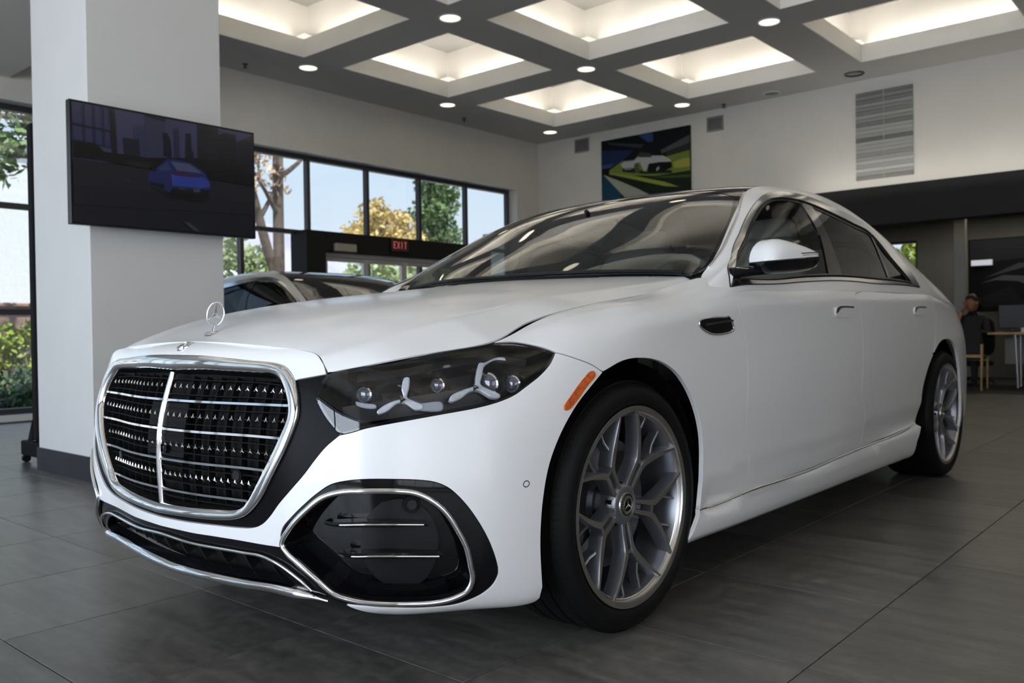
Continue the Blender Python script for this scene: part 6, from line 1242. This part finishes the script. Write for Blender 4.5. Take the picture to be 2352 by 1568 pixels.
# seated person behind the visitor chair
PE = thing('person', 'dark-haired seated person in dark clothes with one hand raised to the face', 'person', (-.80, 12.32, 0))
M_SKIN = mat('skin', (.30, .13, .07), .5, bump=.05, var=.1); M_HAIR = mat('dark_hair', (.010, .008, .007), .5, bump=.4, bscale=200); M_CLOTH = mat('dark_clothing', (.012, .012, .014), .8, bump=.3, bscale=250)
def skinned(name, verts, edges, radii, m, parent, levels=2):
    me = bpy.data.meshes.new(name); me.from_pydata(verts, edges, []); o = bpy.data.objects.new(name, me); link(o, parent); o.modifiers.new('skin', 'SKIN'); me.materials.append(m)
    lay = me.skin_vertices[0] if me.skin_vertices else None
    if lay is None:
        bm = bmesh.new(); bm.from_mesh(me); bm.verts.layers.skin.verify(); bm.to_mesh(me); bm.free(); lay = me.skin_vertices[0]
    for i, r_ in enumerate(radii): lay.data[i].radius = (r_, r_) if not isinstance(r_, tuple) else r_; lay.data[i].use_root = (i == 0)
    s_ = o.modifiers.new('sub', 'SUBSURF'); s_.levels = s_.render_levels = levels
    return o
# pelvis, waist, chest, neck, head base | shoulders, elbows, wrists | hips, knees, ankles, toes
BV = [(0, 0, .50), (0, -.01, .64), (0, -.02, .85), (0, -.02, .985), (.02, -.04, 1.04), (.17, -.02, .93), (.24, -.14, .72), (.12, -.34, .76), (-.17, -.02, .93), (-.20, -.20, .77), (-.075, -.17, 1.06), (.09, -.03, .48), (.12, -.42, .49), (.12, -.40, .09), (.12, -.50, .04), (-.09, -.03, .48), (-.12, -.42, .49), (-.12, -.40, .09), (-.12, -.50, .04)]
BE = [(0, 1), (1, 2), (2, 3), (3, 4), (2, 5), (5, 6), (6, 7), (2, 8), (8, 9), (9, 10), (0, 11), (11, 12), (12, 13), (13, 14), (0, 15), (15, 16), (16, 17), (17, 18)]
BR = [.13, .125, .13, .055, .05, .06, .045, .03, .06, .045, .028, .085, .06, .04, .035, .085, .06, .04, .035]
skinned('body', BV, BE, BR, M_CLOTH, PE)
hd = MB(); V, F = rounded(.075, .095, .118, e=.85); hd.add([(x * (1 - .25 * max(0, -z) / .118), y, z) for x, y, z in V], F); hd.add([(-.012, -.095, -.012), (.012, -.095, -.012), (0, -.118, -.03), (0, -.094, .02), (0, -.094, -.04)], [(0, 2, 3), (2, 1, 3), (0, 4, 2), (4, 1, 2)])
for sx in (-1, 1):
    V, F = rounded(.012, .022, .032, e=.8); hd.add([(x + sx * .077, y, z) for x, y, z in V], F)
o = hd.build('head', M_SKIN, PE, smooth=60); bm_fix(o); o.location = (.02, -.06, 1.155); o.rotation_euler = (R(8), 0, R(-20)); HD = o
for sx in (-1, 1): MB().lathe([(.0001, .004), (.006, .003), (.010, 0)], 'y', c=(sx * .03, -.09, .006), n=12).build('eye', M_HAIR, HD, smooth=40)
MB().bbox(-.024, .024, -.092, -.086, -.062, -.052, .003).build('mouth', mat('lips', (.22, .07, .05), .5, bump=.03), HD)
V, F = rounded(.084, .105, .11, e=.9); hb = MB().add([(x, y + .012 + (0 if z > .02 else .02), z + .028 - (.03 if y > .02 else 0)) for x, y, z in V if True], F); hb.v = [(x, max(y, -.088 + max(0, .07 - z) * 1.5), z) for x, y, z in hb.v]; o = hb.build('hair', M_HAIR, HD, smooth=60); bm_fix(o)
def hand(root, d, up, parent):
    d, up = Vector(d).normalized(), Vector(up).normalized(); sd = d.cross(up); root = Vector(root)
    P = lambda a, b_, c_: tuple(root + d * a + sd * b_ + up * c_)
    vs = [P(0, 0, 0), P(.05, 0, 0), P(.085, 0, 0)]; es = [(0, 1), (1, 2)]; rs = [.022, (.036, .016), (.036, .014)]
    for b0, L1 in ((-.030, .060), (-.010, .072), (.011, .068), (.030, .052)):
        k0 = len(vs); vs += [P(.085, b0 * .8, 0), P(.085 + L1 * .5, b0, -.006), P(.085 + L1 * .85, b0, -.026)]; es += [(2, k0), (k0, k0 + 1), (k0 + 1, k0 + 2)]; rs += [.010, .009, .0075]
    k0 = len(vs); vs += [P(.03, .036, -.006), P(.06, .058, -.014), P(.085, .060, -.022)]; es += [(1, k0), (k0, k0 + 1), (k0 + 1, k0 + 2)]; rs += [.013, .011, .009]
    return skinned('hand', vs, es, rs, M_SKIN, parent)
hand((-.078, -.172, 1.055), (.35, .15, 1), (.3, -1, .1), PE); hand((.12, -.34, .76), (-1, -.5, -.05), (0, 0, 1), PE)
skinned('forearm', [(-.20, -.20, .772), (-.14, -.185, .91), (-.078, -.172, 1.058)], [(0, 1), (1, 2)], [.047, .042, .030], M_SKIN, PE)
t = thing('office_chair', 'black office chair under the seated person', 'chair', (-.80, 12.38, 0)); V, F = rounded(.24, .24, .045); b = MB().add([(x, y, z + .39) for x, y, z in V], F); b.v = [(x, y, z - .08) for x, y, z in b.v]; b.build('seat', M_BLKFAB, t, smooth=60); V, F = rounded(.22, .04, .28); MB().add([(x, y + .30, z + .68) for x, y, z in V], F).build('backrest', M_BLKFAB, t, smooth=60); MB().cyl((0, 0, .08), (0, 0, .29), .025, n=12).build('gas_column', M_STEEL, t, smooth=40)
for k in range(5):
    a = k * 2 * math.pi / 5; MB().cyl((0, 0, .10), (.27 * math.cos(a), .27 * math.sin(a), .055), .022, .015, n=8).cyl((.27 * math.cos(a), .27 * math.sin(a) - .012, .027), (.27 * math.cos(a), .27 * math.sin(a) + .012, .027), .027, n=12).build('foot_spoke', M_SATINB, t, smooth=40)

# ---------------------------------------------------------------- second car behind the bonnet
C2 = thing('car', 'white car with black windows parked beyond the bonnet of the large car', 'car', (-1.62, 3.62, 0), rz=R(90)); C2.scale = (1, 1, .93)
keep = {'bumper', 'nose_panel', 'front_fender', 'front_door', 'rear_door', 'rear_quarter', 'side_sill', 'bonnet', 'body_side_frame', 'window_chrome_trim', 'rear_side_window', 'quarter_window', 'door_pillar', 'window_divider', 'windscreen', 'windscreen_seal', 'panoramic_roof', 'rear_window', 'trunk_lid', 'tail_deck', 'grille', 'grille_surround', 'headlight', 'side_intake', 'lower_intake', 'underbody', 'engine_bay', 'wheel_housing', 'wheel', 'door_mirror', 'dashboard', 'seat', 'front_side_window', 'inner_door_trim'}
skip = {'star_stud', 'upright_slat', 'black_slat', 'tread_blocks', 'cap_star', 'badge_star', 'cap_wreath', 'ornament_star'}
DARKW = glass('dark_tinted_glass', (.03, .035, .035), 1.0)
for o in list(CAR.children):
    base = o.name.split('.')[0]
    if base not in keep: continue
    c = o.copy(); link(c, C2)
    if base == 'front_side_window': c.data = o.data.copy(); c.data.materials.clear(); c.data.materials.append(DARKW)
    for ch in list(o.children):
        if ch.name.split('.')[0] not in skip: d = ch.copy(); link(d, c)

# ---------------------------------------------------------------- outdoors
def groundmat(name, col, v=.15): return mat(name, col, .9, bump=.4, bscale=12, var=v, vscale=1.2)
MB().box(-60, XW - .26, -30, 60, -.12, -.05).build('ground', groundmat('sunlit_paving', (.42, .40, .36)), kind='structure')
MB().box(XW - .26, 60, -40, YF - .21, -.12, -.05).build('ground', groundmat('forecourt_paving', (.42, .41, .39)), kind='structure')
M_BARK = mat('grey_brown_bark', (.13, .095, .075), .9, bump=.8, bscale=14, var=.3, vscale=6)
def leafmat(name, col, var=.45):
    m = mat(name, col, .6, var=var, vscale=2.5); return m
M_GREEN = leafmat('green_leaves', (.13, .20, .07)); M_DKGREEN = leafmat('dark_green_leaves', (.055, .10, .035)); M_GOLD = leafmat('golden_leaves', (.62, .46, .17)); M_YELLOW = leafmat('yellow_green_leaves', (.34, .40, .05)); M_PINK = leafmat('rusty_leaves', (.58, .38, .22)); M_PALEG = leafmat('pale_green_leaves', (.30, .36, .16))
def leaves(blobs, n, size, seed):
    """leaf blades scattered through ellipsoid clumps: (x, y, z, rx, ry, rz)"""
    g = np.random.default_rng(seed); B = np.array(blobs, float); vol = (B[:, 3] * B[:, 4] * B[:, 5])**.7; pick = g.choice(len(B), n, p=vol / vol.sum())
    d = g.normal(size=(n, 3)); d /= np.linalg.norm(d, axis=1)[:, None]; c = B[pick, :3] + d * B[pick, 3:] * (g.random(n)**.45)[:, None]
    a = g.normal(size=(n, 3)); a /= np.linalg.norm(a, axis=1)[:, None]; b = np.cross(a, g.normal(size=(n, 3))); b /= np.linalg.norm(b, axis=1)[:, None]
    s_ = size * (.6 + .8 * g.random(n))[:, None]; V = np.stack([c - a * s_, c - b * s_ * .45, c + a * s_, c + b * s_ * .45], 1).reshape(-1, 3)
    return V, [(4 * i, 4 * i + 1, 4 * i + 2, 4 * i + 3) for i in range(n)]
def crown(parent, blobs, n, size, m, seed): 
    V, F = leaves(blobs, n, size, seed); return MB().add(V.tolist(), F).build('foliage', m, parent, kind='stuff')
def limb(parent, name, path, r0, r1):
    P = crom(path, step=.5); b = MB().add(*sweep(P, oval(1, 1, 10), None, scale=np.linspace(r0, r1, len(P)))); o = b.build(name, M_BARK, parent, smooth=60); bm_fix(o); return o
def tree(label, loc, trunk, limbs, blobs, n, size, m, seed, group='trees outside the windows'):
    t = thing('tree', label, 'tree', loc, group=group); limb(t, 'trunk', *trunk)
    for p in limbs: limb(t, 'branch', *p)
    crown(t, blobs, n, size, m, seed); return t
tree('tall tree with an upright bare trunk and a leaning second trunk, sparse rusty leaves', (-15, 10.48, 0), ([(0, 0, -.1), (0, .0, 2.5), (0, .02, 5.2), (.1, .1, 9)], .145, .10), [([(.1, -.18, -.1), (.1, -.22, 2.2), (.1, -.46, 3.1), (.1, -.76, 4.2), (.1, -1.05, 5.6)], .15, .08), ([(.1, -.56, 3.5), (.1, -.2, 4.1), (.1, .0, 4.5)], .06, .03), ([(0, .02, 4.5), (.1, .5, 4.9), (.2, 1.0, 5.6)], .07, .03), ([(0, 0, 3.6), (.2, -.45, 4.1), (.3, -.9, 4.6)], .06, .03)], [(0, -.7, 5.0, .6, .6, .9), (0, .05, 4.4, .3, .3, .4), (0, .8, 5.4, .4, .5, .4), (0, .0, 7, 1.5, 1.6, 1.2), (.1, -1.1, 4.6, .5, .5, 1.0)], 2300, .085, M_PINK, 3)
tree('green leafy tree low beside the leaning trunk', (-24, 15.2, 0), ([(0, 0, -.1), (0, 0, 2.2)], .16, .1), [([(0, 0, 1.6), (0, .6, 2.6)], .07, .04)], [(0, 0, 3.0, 1.4, 1.2, .95), (0, -1.5, 2.7, 1.2, 1.2, .9)], 1500, .17, M_PALEG, 7)
tree('golden autumn tree seen above the door portal', (-24, 21.3, 0), ([(0, 0, -.1), (0, .1, 3.0), (0, .2, 5)], .18, .08), [([(0, .1, 2.6), (.1, 1.0, 4.2)], .07, .03), ([(0, .1, 2.6), (.1, -1.1, 4.0)], .07, .03)], [(0, -.3, 5.3, .9, .75, .9), (0, .8, 4.8, 1.0, 1.0, 1.1), (0, -1.3, 4.5, .8, .7, .7), (0, 1.6, 4.3, .8, .8, .8), (0, .2, 4.2, 1.2, 1.4, .8)], 2400, .14, M_GOLD, 11)
tree('tall dark green tree beyond the fourth upper pane', (-25, 25.4, 0), ([(0, .35, -.1), (0, .45, 4.0), (0, .6, 8.2)], .22, .08), [([(0, .4, 3.0), (.1, -.8, 4.4)], .08, .03), ([(0, .5, 5.5), (.1, -.7, 7.3)], .06, .03)], [(0, -.2, 7.3, .9, .8, .9), (0, -.4, 6.0, 1.0, .95, .9), (0, .2, 4.9, 1.2, 1.0, .9), (0, .75, 6.8, .5, .5, 1.3), (0, -1.1, 7.9, .8, .6, .35)], 2900, .14, M_GREEN, 13)
tree('rounded green tree seen through the aluminium doors', (-20.5, 18.6, 0), ([(0, 0, -.1), (0, 0, 1.6)], .16, .1), [([(0, 0, 1.2), (0, .8, 2.2)], .07, .04)], [(0, -.6, 2.6, 1.2, 1.2, .9), (0, 1.4, 2.4, 1.2, 1.3, 1.0), (0, 3.2, 2.5, 1.2, 1.2, 1.0)], 2200, .15, M_PALEG, 17)
tree('leafy branches hanging at the top of the far left window', (-12.6, 4.6, 0), ([(0, 1.2, -.1), (0, 1.1, 2.4), (0, .9, 4.4), (0, .6, 6.0)], .14, .08), [([(0, .9, 4.2), (.1, -.3, 4.35), (.1, -1.6, 4.2)], .06, .03), ([(0, 1.0, 3.6), (.1, -.2, 3.75), (.1, -1.4, 3.6)], .05, .025)], [(0, -.3, 4.1, .8, .8, .42), (0, -1.0, 3.6, .7, .6, .42), (0, .1, 3.25, .6, .45, .4), (0, .25, 2.55, .4, .3, .3), (0, -.3, 5.2, 1.1, 1.4, .6)], 1700, .095, M_GREEN, 19)
tree('slim young tree showing left of the dark mullion by the pillar', (-16.8, 9.9, 0), ([(0, 0, -.1), (0, .1, 2.6), (0, .25, 4.4)], .09, .04), [([(0, .1, 2.0), (.1, -.4, 3.0)], .04, .02)], [(0, .1, 3.0, .7, .6, .8), (0, -.2, 2.2, .7, .6, .6)], 700, .10, M_PALEG, 23)
def shrub(name, label, loc, blobs, n, size, m, seed, stems):
    t = thing(name, label, 'shrub', loc, group='shrubs outside the left window')
    for p in stems: limb(t, 'stem', p, .03, .012)
    crown(t, blobs, n, size, m, seed); return t
shrub('hedge', 'sunlit yellow-green hedge outside the far left window', (-13.4, 4.4, 0), [(0, y, .72, .55, .6, .5) for y in (-2.4, -1.5, -.6, .3, 1.2)], 3800, .07, M_YELLOW, 29, [[(0, y, -.06), (0, y + .05, .6)] for y in (-2, -.9, .2, 1.1)])
shrub('low_shrub', 'dark low shrub at the foot of the yellow-green hedge', (-10.6, 3.6, 0), [(0, y, .16, .7, .5, .30) for y in (-1.8, -1.0, -.2, .6)] + [(1.2, y, .05, .7, .5, .22) for y in (-1.5, -.6, .3)], 3800, .06, M_DKGREEN, 31, [[(0, y, -.06), (0, y + .05, .2)] for y in (-1.4, .2)])
MB().bbox(-14.2, XW - .5, 0, 7, -.08, -.02, .01).build('ground', mat('dark_bark_mulch', (.035, .026, .02), .95, bump=.8, bscale=40, var=.3), kind='structure')
t = thing('agave', 'spiky dark agave plant in front of the hedge', 'plant', (-11.9, 5.6, 0)); g = np.random.default_rng(37)
for k in range(15):
    a = 2 * math.pi * k / 15; L_ = .55 + .25 * g.random(); el_ = .9 + .5 * g.random(); d = np.array((math.cos(a) * math.cos(el_), math.sin(a) * math.cos(el_), math.sin(el_))); P = [d * L_ * q + np.array((0, 0, -.12 * q * q)) for q in (0, .35, .7, 1)]
    o = MB().add(*sweep(np.array(P), [(-.05, 0), (0, -.015), (.05, 0), (0, .012)], None, scale=[.7, 1, .7, .06])).build('blade', M_DKGREEN, t, smooth=40); bm_fix(o)
t = thing('garden_wall', 'low red-brown tiled garden wall behind the hedge', 'wall', (-15.0, 4.6, 0)); MB().bbox(-.12, .12, -5, 4.0, -.06, 1.42, .01).build('wall_body', mat('dusty_brick', (.42, .27, .22), .85, bump=.5, bscale=25, var=.2, vscale=12), t)
for k in range(30): MB().bbox(-.22, .20, -5 + k * .3, -5 + k * .3 + .285, 1.42, 1.50, .02).build('coping_tile', t.children[0].data.materials[0], t)
b_ = thing('building', 'bright white building beyond the far left window', 'building', (-30, 8, 0)); MB().bbox(-4, 0, -14, 3.0, -.06, 7.5, .02).build('wall_body', mat('white_render', (.72, .72, .72), .8, bump=.2, var=.05), b_)
for k in range(4): 
    w = MB().bbox(.0, .04, -12 + k * 3.4, -10.6 + k * 3.4, 2.2, 3.9, .01).build('window', M_FRAME, b_); MB().box(.041, .045, -11.9 + k * 3.4, -10.7 + k * 3.4, 2.3, 3.8).build('pane', M_PANE, w)
MB().bbox(-4.2, .25, -14.2, 3.2, 7.5, 7.75, .02).build('parapet', M_TRIM, b_)
t = thing('canvas_canopy', 'white peaked canopy outside, low beside the pillar', 'canopy', (-19.5, 11.6, 0)); b = MB(); b.add([(-1.2, -1.3, 1.9), (1.2, -1.3, 1.9), (1.2, 1.1, 1.9), (-1.2, 1.1, 1.9), (0, -.1, 2.9)], [(0, 1, 4), (1, 2, 4), (2, 3, 4), (3, 0, 4), (0, 3, 2, 1)]); b.build('canvas', mat('white_canvas', (.78, .78, .78), .7, bump=.1), t)
for x in (-1.15, 1.15):
    for y in (-1.25, 1.05): MB().cyl((x, y, -.06), (x, y, 1.92), .03, n=10).build('pole', M_ALU, t)
# hills on the horizon
b = MB(); g = np.random.default_rng(41); ny, nx = 60, 8; hv = []
for j in range(nx):
    for i in range(ny):
        y = 20 + i * 4.5; rdg = 33 * math.exp(-((y - 120) / 55)**2) + 10 * math.exp(-((y - 215) / 40)**2) + 2.2 * math.sin(y * .21) + 1.5 * math.sin(y * .47 + 1); f = math.sin(math.pi * (j + .0) / (nx - 1) / 2 * 1.0)
        hv.append((-150 - j * 9, y, -1 + rdg * f + 1.2 * g.normal() * f))
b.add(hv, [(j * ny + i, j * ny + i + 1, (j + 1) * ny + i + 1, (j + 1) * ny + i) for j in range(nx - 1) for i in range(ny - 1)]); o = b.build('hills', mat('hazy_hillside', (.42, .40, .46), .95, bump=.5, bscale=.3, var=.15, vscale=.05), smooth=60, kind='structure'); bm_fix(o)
tree('green tree outside the small office window', (-2.6, 17.5, 0), ([(0, 0, -.1), (0, 0, 1.8)], .12, .08), [([(0, 0, 1.2), (.3, 0, 2.0)], .05, .03)], [(0, 0, 2.2, 1.0, .7, .8), (.5, 0, 1.8, .7, .6, .6)], 1200, .12, M_YELLOW, 43)
MB().box(-9, 8, 14.61, 60, -.12, -.05).build('ground', groundmat('rear_paving', (.42, .40, .36)), kind='structure')
# across the forecourt, seen only in reflections
b_ = thing('building', 'white building across the forecourt, seen only in reflections', 'building', (-3, -24, 0)); MB().bbox(-12, 9, -6, 0, -.06, 4.2, .02).build('wall_body', mat('white_stucco', (.75, .75, .74), .8, bump=.2, var=.05), b_); MB().bbox(-12.3, 9.3, -6.3, .3, 4.2, 4.5, .02).build('parapet', M_TRIM, b_)
for k in range(5):
    w = MB().bbox(-10.5 + k * 4, -8.3 + k * 4, -.01, .03, 1.0, 2.8, .01).build('window', M_FRAME, b_); MB().box(-10.4 + k * 4, -8.4 + k * 4, .031, .035, 1.1, 2.7).build('pane', M_PANE, w)
